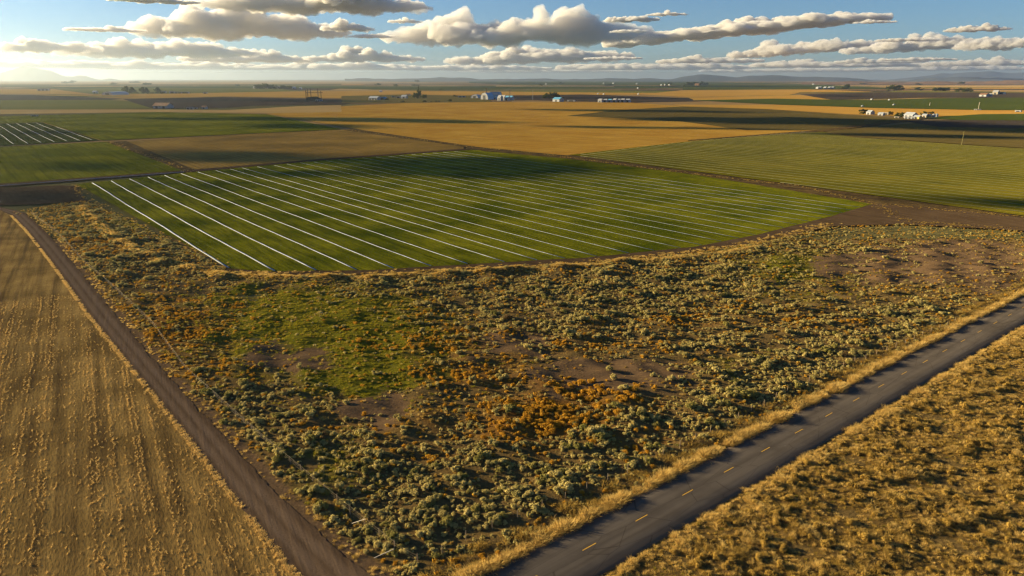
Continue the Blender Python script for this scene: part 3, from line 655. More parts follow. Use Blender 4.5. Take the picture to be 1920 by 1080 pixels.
def plants():
    r = np.random.default_rng(99)
    x, y = spread(260000, SG, r); k = visible(x, y); x, y = x[k], y[k]
    dS = edge_dist(SG, x, y); u, v = PX(x, y); u2, v2 = warp(u, v, x, y)
    sg, og, gr, ba = blobs(u2, v2, SAGE), blobs(u2, v2, ORNG), blobs(u2, v2, GRAS), np.maximum(blobs(u2, v2, BARE), verge_bare(x, y))
    cl = .5 + .5 * np.tanh(1.6 * n2(x, y)); z = relief(x, y)
    q = r.uniform(0, 1, len(x))
    # sagebrush
    ps = np.clip((sg + .30 * n1(x + 7, y) + .30 * n2(x, y) - .42) / .22, .015, 1); po = np.clip((og + .30 * n1(y, x) + .2 * n2(x + 31, y) - .5) / .3, .01, 1)
    k = (q < ps * (1 - .92 * ba) * (1 - .88 * gr)) & (dS > 1.2) & (edge_dist([RP(-60, HALF)[:2], RP(370, HALF)[:2]], x, y, False) > 4.2 + .8 * n2(x, y))
    i = np.where(k)[0]; i = i[thin(x[i], y[i], .46)]
    s = (.24 + .84 * r.uniform(0, 1, len(i)) ** 2.1) * (1 + .25 * np.clip(n1(x[i], y[i]), -1, 1)) * (.7 + .45 * cl[i])
    def lab(uu, vv):
        if uu < 560: return 'grey green sagebrush in the thicket along the wire fence of the dirt track'
        if uu < 900: return 'grey green sagebrush in the thick corner between dirt track and paved road'
        return 'grey green sagebrush in the band beside the paved road'
    rest = individuals(SAGEM, x[i], y[i], z[i] - .05, s, 'shrub', 'sagebrush of the scrub triangle', lab)
    j = i[rest]
    scatter('sagebrush_scrub', np.stack([x[j], y[j], z[j] - .05], 1), r.uniform(0, 6.28, len(j)), s[rest], np.where(r.uniform(0, 1, len(j)) < .12, r.integers(6, 8, len(j)), np.where(sg[j] * cl[j] > .6, r.integers(0, 6, len(j)), r.integers(0, 4, len(j)))), [proto(m) for m in SAGEM + DEADM], 'low grey green sagebrush covering the scrub land', 'scrub')
    # rust coloured round bushes
    q = r.uniform(0, 1, len(x)); k = (q < po * .6 * (1 - .85 * ba) * (1 - .75 * ps) * (1 - .7 * gr)) & (dS > 1.5)
    i = np.where(k)[0]; i = i[thin(x[i], y[i], .62)]
    s = np.where(blobs(u[i], v[i], [(1080, 765, 130, 55, 1)]) > .4, r.uniform(.75, 1.25, len(i)), r.uniform(.4, .85, len(i)))
    def lab2(uu, vv):
        if uu < 560: return 'small rust orange bush near the upper fence of the dirt track'
        if uu < 960: return 'rust orange bush beside the green grass patch'
        return 'rounded rust orange bush in the cluster amid the scrub'
    rest = individuals(RUSTM, x[i], y[i], z[i] - .08, s, 'bush', 'rust orange bushes of the scrub triangle', lab2)
    j = i[rest]
    scatter('rust_scrub', np.stack([x[j], y[j], z[j] - .08], 1), r.uniform(0, 6.28, len(j)), s[rest], r.integers(0, 3, len(j)), [proto(m) for m in RUSTM], 'low rust orange bushes spread through the scrub', 'scrub')
    q = r.uniform(0, 1, len(x)); k = (q < .30 * (1 - .97 * ba) * (1 - .85 * gr)) & (dS > .6); i = np.where(k)[0][:60000]
    pk = np.where(r.uniform(0, 1, len(i)) < .25 + .6 * ps[i], 0, np.where(r.uniform(0, 1, len(i)) < .35 + .6 * po[i], 1, 2))
    scatter('low_brush', np.stack([x[i], y[i], z[i] - .02], 1), r.uniform(0, 6.28, len(i)), r.uniform(.45, 1.3, len(i)), pk, [proto(m) for m in LOWM], 'knee high brush and litter matting the scrub ground', 'ground cover')
    # grasses between
    q = r.uniform(0, 1, len(x)); k = (q < .55 * (.12 + .36 * og + .16 * (1 - sg)) * (1 - .65 * gr)) & (q < 1 - .93 * ba)
    i = np.where(k)[0]; i = i[:26000]
    pk = np.where(r.uniform(0, 1, len(i)) < .4 + .4 * og[i], r.integers(3, 6, len(i)), np.where(r.uniform(0, 1, len(i)) < .6, r.integers(6, 8, len(i)), r.integers(0, 3, len(i))))
    scatter('dry_grass', np.stack([x[i], y[i], z[i]], 1), r.uniform(0, 6.28, len(i)), r.uniform(.2, .75, len(i)), pk, [proto(m) for m in STRAWM + OCHREM + DULLM], 'dry golden grass tufts between the shrubs', 'grass')
    q = r.uniform(0, 1, len(x)); i = np.where(q < .6 * gr * (1 - ba))[0][:26000]
    scatter('green_grass', np.stack([x[i], y[i], z[i] - .04], 1), r.uniform(0, 6.28, len(i)), r.uniform(.5, 1.1, len(i)), r.integers(0, 2, len(i)), [proto(m) for m in LIMEM], 'short yellow green grass in the clearing', 'grass')
    # verge of the paved road, near side of the scrub
    n = 15000; s = r.uniform(-30, 330, n); o = HALF + .1 + np.abs(r.normal(0, 1, n)) * (.65 + .3 * n2(s, s * .3)) 
    o2 = np.where(r.uniform(0, 1, n) < .25, HALF + r.uniform(1.5, 5, n), o)
    p = np.stack([RC.x + ru.x * s + rn.x * o2, RC.y + ru.y * s + rn.y * o2], 1); k = visible(p[:, 0], p[:, 1]) & (r.uniform(0, 1, n) < .75 + .45 * n4(p[:, 0], p[:, 1])); p = p[k]; o2 = o2[k]
    scatter('verge_grass', np.column_stack([p, np.full(len(p), -.08)]), r.uniform(0, 6.28, len(p)), (.4 + 1.2 * r.uniform(0, 1, len(p)) ** 1.6) * (1 + .3 * n2(p[:, 0], p[:, 1])), np.where(o2 < HALF + 1.5, r.integers(0, 3, len(p)), r.integers(3, 8, len(p))), [proto(m) for m in STRAWM + OCHREM + DULLM], 'golden grass fringe along the scrub side of the road', 'grass')
    # the other side of the road: rough golden rangeland
    x, y = spread(420000, BANK, r); k = visible(x, y); x, y = x[k], y[k]
    c = n2(x * .8, y * .8) * .6 + n4(x, y) * .5 + .35 * n1(x, y); dR = edge_dist([RP(-60, -HALF)[:2], RP(370, -HALF)[:2]], x, y, False)
    i = np.where((c > -.95) | (dR < 3))[0][:170000]; u, v = PX(x[i], y[i])
    fl = r.uniform(0, 1, len(i)); pk = np.where((fl < .28) | (dR[i] < 3.5), r.integers(0, 3, len(i)), np.where(fl < .84, r.integers(3, 6, len(i)), r.integers(6, 8, len(i))))
    scatter('range_grass', np.stack([x[i], y[i], bankz(x[i], y[i]) - .03], 1), r.uniform(0, 6.28, len(i)), r.uniform(.45, .9, len(i)) * (.85 + .65 * np.clip(c[i], -.75, 1)), pk, [proto(m) for m in STRAWM + OCHREM + DULLM], 'rough golden grass covering the land across the road', 'grass')
    j = np.arange(len(x))[-100000:]; fl = r.uniform(0, 1, len(j))
    scatter('range_turf', np.stack([x[j], y[j], bankz(x[j], y[j]) - .04], 1), r.uniform(0, 6.28, len(j)), r.uniform(.28, .58, len(j)), np.where(fl < .4, r.integers(0, 3, len(j)), np.where(fl < .85, r.integers(3, 6, len(j)), r.integers(6, 8, len(j)))), [proto(m) for m in STRAWM + OCHREM + LIMEM], 'short matted dry grass covering the land across the road', 'grass')
    q = np.where((c > .15) & (dR > 2))[0]; q = q[thin(x[q], y[q], 1.5)]
    s = r.uniform(.4, 1.15, len(q))
    i = q
    rest = individuals(OCHB, x[i], y[i], bankz(x[i], y[i]) - .08, s, 'bush', 'golden bushes across the road', lambda a, b: 'ochre bush amid the golden grass across the road', 260)
    j = i[rest]
    scatter('ochre_scrub', np.stack([x[j], y[j], bankz(x[j], y[j]) - .08], 1), r.uniform(0, 6.28, len(j)), s[rest], r.integers(0, 3, len(j)), [proto(m) for m in OCHB], 'ochre bushes scattered through the far rangeland', 'scrub')
    # stubble stems standing in drilled rows, near part of the field
    a = R(-58.5); e = np.array([math.cos(a), math.sin(a)]); g = np.array([-e[1], e[0]])
    rows = np.arange(-260, 60, .8); S_ = np.arange(-230, 260, .42)
    rw = r.uniform(.0, 1, len(rows)) ** 1.8 * 1.9 + .12; RW = np.meshgrid(rw, S_)[0].ravel(); RR, SS = np.meshgrid(rows, S_); RR = RR + r.normal(0, .15, RR.shape); SS = SS + r.uniform(-.3, .3, SS.shape)
    x = (e[0] * SS + g[0] * RR).ravel(); y = (e[1] * SS + g[1] * RR).ravel()
    k = inside(STBG, x, y) & visible(x, y) & (y < 190) & (edge_dist(TRG, x, y) > .3) & (~inside(TRG, x, y)); x, y, RW = x[k], y[k], RW[k]
    k = r.uniform(0, 1, len(x)) < (.55 + .25 * n2(x, y) + .22 * n1(y, x)) * RW; x, y = x[k], y[k]
    scatter('straw_stubble', np.column_stack([x, y, np.full(len(x), -.03)]), a + r.normal(0, .25, len(x)), np.stack([r.uniform(.8, 2.4, len(x)), r.uniform(.35, .7, len(x)), r.uniform(.5, 1.2, len(x))], 1), r.integers(0, 3, len(x)), [proto(m) for m in STUBM], 'cut straw stubble standing in rows', 'stubble')
    # ragged weeds along the two sides of the dirt track
    for side, pts, nn, lo, hi in (('L', TRL, 4200, -.15, .7), ('R', TRR, 1900, .2, 3.6)):
        q = np.array(GA(pts[3:])); seg = np.linalg.norm(np.diff(q, axis=0), axis=1); cum = np.r_[0, np.cumsum(seg)]
        t = r.uniform(0, cum[-1], nn); xx = np.interp(t, cum, q[:, 0]); yy = np.interp(t, cum, q[:, 1]); of = r.uniform(lo, hi, nn)
        xx = xx + of * .87 * (1 if side == 'R' else -1); yy = yy + of * .5 * (1 if side == 'R' else -1)
        k = visible(xx, yy) & ((n2(xx, yy) > -.3) if side == 'R' else (n2(xx, yy) > -1)); xx, yy = xx[k], yy[k]
        scatter('track_weeds', np.column_stack([xx, yy, np.maximum(relief(xx, yy), -.08)]), r.uniform(0, 6.28, len(xx)), r.uniform(.3, .75, len(xx)) * (1.9 if side == 'L' else .9), r.integers(0, 8, len(xx)) if side == 'R' else r.integers(0, 3, len(xx)), [proto(m) for m in (STRAWM + OCHREM + DULLM if side == 'R' else STUBM)], 'dry weeds fringing the dirt track', 'grass')
    q = np.array(BERM); cum = np.r_[0, np.cumsum(np.linalg.norm(np.diff(q, axis=0), axis=1))]; t = r.uniform(0, cum[-1], 5200)
    xx = np.interp(t, cum, q[:, 0]) + r.normal(0, 1.5, 5200); yy = np.interp(t, cum, q[:, 1]) + r.normal(0, 1.2, 5200)
    scatter('bank_grass', np.column_stack([xx, yy, np.maximum(relief(xx, yy), -.1) - .03]), r.uniform(0, 6.28, 5200), r.uniform(.35, 1.0, 5200), r.integers(0, 5, 5200), [proto(m) for m in STRAWM + OCHREM], 'golden grass on the low bank between the crop field and the scrub', 'grass')
    # weeds on the ditch banks between the far fields
    for pts, nn, wd in (([(1055, 294), (1300, 326), (1500, 349), (1640, 382), (1920, 407)], 1500, 3.0), ([(650, 243), (880, 275), (1060, 293)], 500, 3.5), ([(205, 266), (360, 322)], 420, 4.5), ([(140, 346), (165, 376), (385, 479), (428, 504)], 700, 3.0), ([(1640, 383), (1700, 416), (1900, 428)], 500, 4.0),
                        ([(428, 512), (700, 515), (900, 504), (1100, 493), (1300, 473), (1420, 453), (1560, 420)], 3200, 3.2)):
        q = np.array(GA(pts)); cum = np.r_[0, np.cumsum(np.linalg.norm(np.diff(q, axis=0), axis=1))]
        t = r.uniform(0, cum[-1], nn); xx = np.interp(t, cum, q[:, 0]) + r.normal(0, wd * .5, nn); yy = np.interp(t, cum, q[:, 1]) + r.normal(0, wd * .5, nn)
        k = n2(xx, yy) > -.2; xx, yy = xx[k], yy[k]
        scatter('bank_weeds', np.column_stack([xx, yy, np.maximum(relief(xx, yy), -.06)]), r.uniform(0, 6.28, len(xx)), r.uniform(.35, 1.0, len(xx)), r.integers(0 if len(pts) > 5 else 3, 8, len(xx)), [proto(m) for m in STRAWM + OCHREM + DULLM], 'dry weeds on a ditch bank between fields', 'grass')
OCHB = [shrub_mesh('ochre_bush', LM['ochre'], 90 + i, .7, .8, 7, 260, .07, .4, 4) for i in range(3)]
def bankz(x, y):
    d = edge_dist([RP(-60, -HALF)[:2], RP(370, -HALF)[:2]], x, y, False)
    return np.clip(d / 2 - .6, -.3, 0) + np.clip(d - 1.5, 0, 1) * (.14 * n2(x, y) + .1 * n1(x, y))
def range_ground():
    st = 1.0
    s = np.arange(-60, 372, st); o = np.arange(HALF + .3, 97, st)
    S_, O = np.meshgrid(s, -o); x = (RC.x + ru.x * S_ + rn.x * O).ravel(); y = (RC.y + ru.y * S_ + rn.y * O).ravel()
    i = np.arange(len(x)).reshape(S_.shape)
    t = NT('range_soil'); f = t.noise(t.pos(), 2.0, 5, .7); b = t.noise(t.pos(), .3, 4, .65)
    c = t.mix(t.rng(b, .35, .65), (.10, .065, .022), (.18, .115, .038)); c = t.mix(t.math('MULTIPLY', t.rng(f, .5, .72), .75), c, (.03, .021, .009))
    tag(obj('range_ground', npmesh('range_ground', np.stack([x, y, bankz(x, y)], 1), np.stack([i[:-1, :-1], i[1:, :-1], i[1:, 1:], i[:-1, 1:]], -1).reshape(-1, 4), 4, t.surf(c, 1, f, .35, 1.0, .05), True)), kind='structure')
range_ground()
plants()

# ------------------------------------------------------------------ irrigation lines
def pipemat(name, col, met):
    t = NT(name); f = t.rng(t.noise(t.pos(), .22, 4, .7), .35, .65)
    t.t.links.new(t.n('BsdfPrincipled', Base_Color=t.mix(f, [c * .5 for c in col], col), Roughness=.6, Metallic=met), t.out.inputs[0]); return t.m
PIPE = pipemat('pale_pipe', (.31, .355, .42), .0); PALEPIPE = pipemat('dull_pipe', (.25, .25, .13), .0)
re_ = Vector((math.cos(ROWANG), math.sin(ROWANG))); rg = Vector((-re_.y, re_.x))
def clipline(poly, o, ref):
    "where the row at offset o crosses the field"
    t = []; n = len(poly)
    for i in range(n):
        a = Vector(poly[i]); b = Vector(poly[(i + 1) % n]); da = a.dot(rg) - o; db = b.dot(rg) - o
        if da * db < 0: t.append((a + (b - a) * (da / (da - db))).dot(re_))
    t.sort(); return (t[0], t[-1]) if len(t) > 1 else None
def pipe(o, s0, s1, r, label, group, seed, m=None):
    q = random.Random(seed); b = MB(); n = max(2, int((s1 - s0) / 9)); pts = []; ph = q.uniform(0, 6)
    for i in range(n + 1):
        s = s0 + (s1 - s0) * i / n; w_ = o + (.16 * math.sin(s * .05 + ph) + .07 * math.sin(s * .21 + ph * 2)) * min(1, r / .2)
        p = re_ * s + rg * w_; pts.append((p.x, p.y, r * .75 + .05))
    b.tube([(p[0], p[1], 0) for p in pts], r * 1.25, 8)
    b.v = [(p[0], p[1], .06 + p[2] * .3 + r * .3) for p in b.v]
    tag(b.build('irrigation_pipe', m or PIPE, smooth=True), label, 'irrigation pipe', group)
ORD = ['first', 'second', 'third', 'fourth', 'fifth', 'sixth', 'seventh', 'eighth', 'ninth', 'tenth', 'eleventh', 'twelfth', 'thirteenth', 'fourteenth', 'fifteenth', 'sixteenth', 'seventeenth', 'eighteenth', 'nineteenth', 'twentieth']
ORD += ['twenty ' + x for x in ORD[:9]] + ['thirtieth'] + ['thirty ' + x for x in ORD[:9]] + ['fortieth'] + ['forty ' + x for x in ORD[:9]] + ['fiftieth']
CROPG = GA([(142, 345), (355, 323), (600, 301), (880, 281), (905, 281), (1060, 295), (1300, 325), (1640, 381), (1560, 405), (1420, 440), (1300, 463), (1100, 483), (900, 494), (700, 506), (500, 509), (428, 503), (385, 478)])
bots = [(428, 502), (512, 507), (592, 507), (672, 507), (738, 503), (808, 499), (870, 493), (937, 488), (992, 483), (1052, 483), (1112, 479), (1172, 473), (1223, 469), (1272, 464), (1300, 456), (1337, 449), (1368, 443), (1397, 437), (1420, 430), (1447, 423), (1472, 417), (1498, 412), (1527, 407), (1550, 402), (1568, 397), (1590, 393), (1617, 389)]
for i, (u, v) in enumerate(bots):
    o = Vector(G(u, v)).dot(rg); c = clipline(CROPG, o, 0)
    if not c: continue
    far_ = i / 26
    pipe(o, c[0] + 3.5, c[1] - .5, .30 - .18 * min(1, i / 13), 'long white irrigation pipe across the big green field, %s from its dirt lane corner' % ORD[i], 'irrigation pipes of the big green field', i)
a_, b_ = Vector(G(-60, 353)), Vector(G(345, 322.5)); mb = MB(); mb.tube([(*a_.lerp(b_, i / 40), .12 + .02 * math.sin(i)) for i in range(41)], .16, 6)
tag(mb.build('irrigation_pipe', PIPE), 'pale supply pipe lying along the dirt lane beside the left green field', 'irrigation pipe')
LEFTG = GA([(-320, 238), (80, 230), (188, 263), (-320, 290)])
for i in range(9):
    o = 121.0 - i * 11.2 + (0 if i else -.5); c = clipline(LEFTG, o, 0)
    if c: pipe(o, c[0] + 8, c[1] - 8, .20, 'white irrigation pipe in the dark far field, %s from its grassy edge' % ORD[i], 'irrigation pipes of the dark far field', 100 + i)
RIGHTG = GA([(1068, 290), (1300, 264), (1500, 246.5), (1545, 247), (1600, 257), (1850, 274), (2300, 302), (2300, 452), (1920, 404), (1500, 347)])
k = 0; o0 = Vector(G(1500, 348)).dot(rg)
for i in range(46):
    o = o0 + 3.0 + i * 11.2; c = clipline(RIGHTG, o, 0)
    if not c or c[1] - c[0] < 30: continue
    pipe(o, c[0] + 3, min(c[1] - 1, c[0] + 420), .17, 'thin pale irrigation pipe in the olive field, %s from the weedy ditch' % ORD[k], 'irrigation pipes of the olive field', 200 + i, PALEPIPE); k += 1

# ------------------------------------------------------------------ fences
WOOD = plain('grey_post', (.24, .18, .12), .9, .35, 6); WIRE = plain('old_wire', (.24, .165, .075), .6, .2, 3); PALE = plain('pale_post', (.42, .38, .32), .8, .2, 5)
def fence(pts, gap, label, group, braces=()):
    q = np.array(GA(pts)); cum = np.r_[0, np.cumsum(np.linalg.norm(np.diff(q, axis=0), axis=1))]; L = cum[-1]
    n = min(95, int(L / gap)); root = tag(empty('wire_fence', (*q[0], 0)), label, 'fence', group); off = Vector((*q[0], 0)); r = random.Random(5); tops = []
    for i in range(n + 1):
        s = L * i / n; x = np.interp(s, cum, q[:, 0]); y = np.interp(s, cum, q[:, 1]); h = r.uniform(1.25, 1.5); lx, ly = r.uniform(-.06, .06), r.uniform(-.06, .06)
        b = MB(); b.tube([(0, 0, -.3), (lx, ly, h)], .055, 6); b.build('post', WOOD, root, Vector((x, y, 0)) - off); tops.append((x, y))
    for hz in (.45, .85, 1.22):
        b = MB(); P = []
        for i, (x, y) in enumerate(tops):
            P.append(Vector((x, y, hz)) - off)
            if i < n: P.append(Vector(((x + tops[i + 1][0]) / 2, (y + tops[i + 1][1]) / 2, hz - .05)) - off)
        b.tube(P, (.009 if hz > 1 else .005), 4, cap=False); b.build('wire', WIRE, root)
    for (a, b_) in braces:
        x0, y0 = G(*a); x1, y1 = G(*b_)
        b = MB(); b.tube([Vector((x0, y0, .05)) - off, Vector((x1, y1, 1.3)) - off], .05, 6); b.build('brace', PALE, root)
fence([(218, 545), (285, 608), (350, 697), (392, 735), (480, 815), (585, 903), (660, 965), (740, 1030)], 3.6, 'three strand wire fence with grey posts along the dirt track', 'wire fences', [((660, 982), (686, 988)), ((701, 1047), (740, 1045))])
fence([(740, 1032), (792, 1062), (870, 1012), (1060, 936), (1160, 894), (1307, 824), (1540, 704), (1650, 664), (1790, 605)], 4.2, 'low wire fence between the sagebrush and the paved road verge', 'wire fences')
fence([(60, 402), (110, 440), (160, 495), (218, 545)], 4.5, 'sagging wire fence at the upper bend of the dirt track', 'wire fences')

# ------------------------------------------------------------------ far hills and mountains
def ridge(name, u0, u1, dist, prof, col, depth, seed):
    "a range of hills at its own distance; prof gives the crest in photo pixels above the horizon"
    t = NT(name + '_slope'); f = t.noise(t.pos(), 1 / 600, 5, .6)
    m = t.surf(t.mix(f, [c * .7 for c in col], col), 1, f, 60, .6, .02)
    n, k = 160, 14; V = []
    for i in range(n + 1):
        u = u0 + (u1 - u0) * i / n; a = math.atan((u - 960) / (F * CP * 1.046)); hpx = max(0, prof(u)); hh = hpx * dist / F / math.cos(a) * .97 + 2
        for j in range(k + 1):
            v = j / k; d = (dist + depth * (v - .5)) / math.cos(a) if False else (dist + depth * (v - .5))
            e = (1 - abs(2 * v - 1) ** 1.6); z = hh * e * (1 + .22 * noise.fractal(Vector((u * .02, v * 4, seed)), 1, 2, 4) * (1 if abs(2 * v - 1) > .05 else .3)) - 1
            V.append((d * math.tan(a), d, z))
    i = np.arange((n + 1) * (k + 1)).reshape(n + 1, k + 1)
    tag(obj(name, npmesh(name, V, np.stack([i[:-1, :-1], i[1:, :-1], i[1:, 1:], i[:-1, 1:]], -1).reshape(-1, 4), 4, m, True)), kind='structure')
def bump(u, c, w_, h): return h * math.exp(-((u - c) / w_) ** 2)
N1 = lambda u, s, a: a * noise.fractal(Vector((u / s, 3.1, a)), 1, 2, 4)
ridge('mountain', -200, 330, 27000, lambda u: bump(u, 85, 40, 9) + bump(u, 115, 45, 9) + bump(u, 40, 60, 6) + bump(u, 185, 50, 6) + N1(u, 26, 2.6), (.16, .15, .14), 3500, 1)
ridge('hills', 660, 1330, 21000, lambda u: 2.5 + bump(u, 840, 50, 3.5) + bump(u, 700, 60, 2) + bump(u, 1180, 90, 2.5) + bump(u, 1010, 70, 1.5) + N1(u, 60, 2.2), (.10, .11, .12), 3000, 2)
ridge('hills', 1180, 2300, 19000, lambda u: 2 + bump(u, 1300, 50, 9) + bump(u, 1430, 60, 8) + bump(u, 1540, 60, 3) + bump(u, 1740, 40, 4) + bump(u, 1830, 60, 4) + N1(u, 50, 2.4), (.09, .11, .14), 3000, 3)
ridge('mountain', 1560, 2400, 30000, lambda u: bump(u, 1730, 70, 8) + bump(u, 1800, 60, 8) + bump(u, 1900, 80, 9) + N1(u, 70, 2.5), (.10, .12, .15), 3000, 4)
ridge('hills', 1480, 2300, 9000, lambda u: bump(u, 1560, 70, 2.5) + bump(u, 1700, 60, 2) + bump(u, 1870, 90, 4.5) + 1 + N1(u, 40, 1.5), (.20, .13, .09), 2000, 5)

# ------------------------------------------------------------------ farms on the plain
WHT = plain('white_paint', (.26, .27, .29), .6, .06, .3); CRM = plain('cream_paint', (.30, .26, .19), .6, .1, .3); METAL = plain('galvanised_roof', (.28, .31, .35), .4, .12, .2)
BLUER = plain('blue_roof', (.12, .22, .40), .5, .15, .2); BRNR = plain('brown_roof', (.16, .085, .045), .8, .2, .2); GRYW = plain('grey_wall', (.30, .31, .32), .8, .15, .2); DARKD = plain('dark_opening', (.03, .035, .04), .6, .2, .5)
RUST = plain('dark_timber', (.055, .038, .028), .8, .3, .3); YELW = plain('yellow_paint_wall', (.55, .36, .09), .7, .1, .3); TEAL = plain('shade_blue_cladding', (.10, .30, .48), .5, .12, .2)  # TEAL puts the blue shade on sides of white buildings into colour
def site(u, v): x, y = G(u, v); return x, y, mpp(u, v)
def gable(u0, u1, v, hpx, label, wall=WHT, roof=METAL, rz=-25, dep=.7, doors=1, eave=.58, cat='barn', group=None, name='barn', windows=0):
    x, y, k = site((u0 + u1) / 2, v); w_ = (u1 - u0) * k; h = hpx * k; a = R(rz) - math.atan2(x, y)
    L = w_ * .72; D = max(5, L * dep); hw, hd = L / 2, D / 2; e = h * eave
    root = tag(empty(name, (x, y + hd, -.3), a), label, cat, group)
    b = MB(); b.add([(-hw, -hd, 0), (hw, -hd, 0), (hw, hd, 0), (-hw, hd, 0), (-hw, -hd, e), (hw, -hd, e), (hw, hd, e), (-hw, hd, e), (-hw, 0, h * .97), (hw, 0, h * .97)],
                    [(0, 1, 5, 4), (2, 3, 7, 6), (1, 2, 6, 9, 5), (3, 0, 4, 8, 7)]); b.build('wall', wall, root)
    o = L * .03; t = h * .03
    b = MB(); b.prism([(-hd - o, e - o * .6), (0, h), (hd + o, e - o * .6), (hd + o, e - o * .6 + t), (0, h + t), (-hd - o, e - o * .6 + t)], -hw - o, hw + o)
    b.v = [(q[1], q[0], q[2]) for q in b.v]; b.build('roof', roof, root)
    for i in range(doors):
        c = -hw + L * (i + .5) / doors; s = min(L / doors * .3, e * .5); b = MB(); b.box(c - s, c + s, -hd - .12, -hd + .1, 0, e * .78); b.build('door', DARKD, root)
    for i in range(windows):
        c = -hw + L * (i + 1) / (windows + 1); b = MB(); b.box(c - L * .03, c + L * .03, -hd - .08, -hd + .1, e * .45, e * .8); b.build('window', DARKD, root)
    b = MB(); b.box(-hw - .06, -hw + .1, -D * .16, D * .16, 0, e * .8); b.build('door', DARKD, root)
    return root
def quonset(u0, u1, v, hpx, label, wall=WHT, roof=METAL, rz=-30, dep=1.3, cat='barn', group=None):
    x, y, k = site((u0 + u1) / 2, v); w_ = (u1 - u0) * k * .8; h = hpx * k; D = w_ * dep; hw = w_ / 2
    root = tag(empty('arched_barn', (x, y + D / 2, -.3), R(rz) - math.atan2(x, y)), label, cat, group)
    pr = [(-hw * math.cos(math.pi * i / 14), h * math.sin(math.pi * i / 14) ** .8) for i in range(15)]
    b = MB(); b.prism([(a * .985, c * .985) for a, c in pr], -D / 2 + .4, D / 2 - .4); b.build('wall', wall, root)
    b = MB(); n = 15
    b.add([(a, -D / 2, c) for a, c in pr] + [(a, D / 2, c) for a, c in pr], [(i, i + 1, n + i + 1, n + i) for i in range(n - 1)]); b.build('roof', roof, root)
    b = MB(); b.box(-hw * .35, hw * .35, -D / 2 + .2, -D / 2 + .6, 0, h * .6); b.build('door', DARKD, root)
def shed(u0, u1, v, hpx, label, wall=WHT, roof=METAL, rz=-20, dep=.3, cat='shed', group=None, bays=0, name='shed'):
    x, y, k = site((u0 + u1) / 2, v); L = (u1 - u0) * k * .95; h = hpx * k; D = max(5, L * dep); hw, hd = L / 2, D / 2
    root = tag(empty(name, (x, y + hd, -.3), R(rz) - math.atan2(x, y)), label, cat, group)
    b = MB(); b.add([(-hw, -hd, 0), (hw, -hd, 0), (hw, hd, 0), (-hw, hd, 0), (-hw, -hd, h * .9), (hw, -hd, h * .9), (hw, hd, h * .72), (-hw, hd, h * .72)], [(0, 1, 5, 4), (1, 2, 6, 5), (2, 3, 7, 6), (3, 0, 4, 7)]); b.build('wall', wall, root)
    b = MB(); t = h * .05; b.add([(-hw - .4, -hd - .4, h * .91), (hw + .4, -hd - .4, h * .91), (hw + .4, hd + .4, h * .71), (-hw - .4, hd + .4, h * .71), (-hw - .4, -hd - .4, h * .91 + t), (hw + .4, -hd - .4, h * .91 + t), (hw + .4, hd + .4, h * .71 + t), (-hw - .4, hd + .4, h * .71 + t)],
                       [(3, 2, 1, 0), (4, 5, 6, 7), (0, 1, 5, 4), (1, 2, 6, 5), (2, 3, 7, 6), (3, 0, 4, 7)]); b.build('roof', roof, root)
    for i in range(max(1, bays)):
        m = max(1, bays); c = -hw + L * (i + .5) / m; s = L / m * .28; b = MB(); b.box(c - s, c + s, -hd - .1, -hd + .1, 0, h * .66); b.build('door', DARKD, root)
def tank(u, v, wpx, hpx, label, m=WHT, group=None, cat='tank'):
    x, y, k = site(u, v); r_ = wpx * k / 2; h = hpx * k
    root = tag(empty('storage_tank', (x, y, -.3)), label, cat, group)
    b = MB(); b.tube([(0, 0, 0), (0, 0, h * .75)], r_, 14); b.build('body', m, root, smooth=False)
    b = MB(); b.tube([(0, 0, h * .75), (0, 0, h)], r_ * 1.04, 14, r2=r_ * .12); b.build('roof', METAL, root)
def mast(u, v, hpx, label, m=GRYW, arm=0, wpx=.6, cat='pole', name='utility_pole'):
    x, y, k = site(u, v); h = hpx * k; root = tag(empty(name, (x, y, -.2)), label, cat)
    b = MB(); b.tube([(0, 0, 0), (0, 0, h)], max(.12, wpx * k * .5), 6, r2=max(.09, wpx * k * .35)); b.build('pole', m, root)
    if arm: b = MB(); b.box(-arm * k, arm * k, -.12, .12, h * .9, h * .9 + .3 * k + .1); b.build('crossarm', m, root)
TREEL = leafmat('tree_leaf', (.030, .042, .014), (.07, .085, .025), .2); TREEB = leafmat('bush_leaf', (.06, .06, .02), (.12, .11, .035), .2); BARK = plain('bark', (.09, .065, .045), .9)
def crown(seed, shape, nq=420):
    r = np.random.default_rng(seed); n = 16
    z = r.uniform(.12, .97, n)
    w_ = {'round': lambda t: np.sqrt(np.clip(1 - ((t - .55) / .5) ** 2, .05, 1)) * .42, 'cone': lambda t: (1.02 - t) * .36 + .03, 'wide': lambda t: np.sqrt(np.clip(1 - ((t - .5) / .55) ** 2, .05, 1)) * .5}[shape](z)
    a = r.uniform(0, 6.28, n); q = np.sqrt(r.uniform(0, 1, n)) * w_; c = np.stack([q * np.cos(a), q * np.sin(a), z], 1); lr = .10 + w_ * .25
    d = r.normal(size=(n, nq // n, 3)); d /= np.linalg.norm(d, axis=2, keepdims=True)
    P = (c[:, None] + d * lr[:, None, None] * r.uniform(.5, 1.1, (n, nq // n, 1))).reshape(-1, 3)
    V, Q = quads(P, d.reshape(-1, 3) + r.normal(size=P.shape) * .5, .055, r)
    return npmesh('crown', V, Q, 4, TREEL)
CR = {s: [crown(200 + i + 10 * j, s) for i in range(3)] for j, s in enumerate(('round', 'cone', 'wide'))}
TRK = MB(); TRK.tube([(0, 0, 0), (.01, 0, .3), (0, .02, .7)], .035, 6, r2=.01)
for q in ((.2, .1, .6), (-.18, .12, .55), (.05, -.2, .62)): TRK.tube([(0, 0, .28), q], .016, 5, r2=.006)
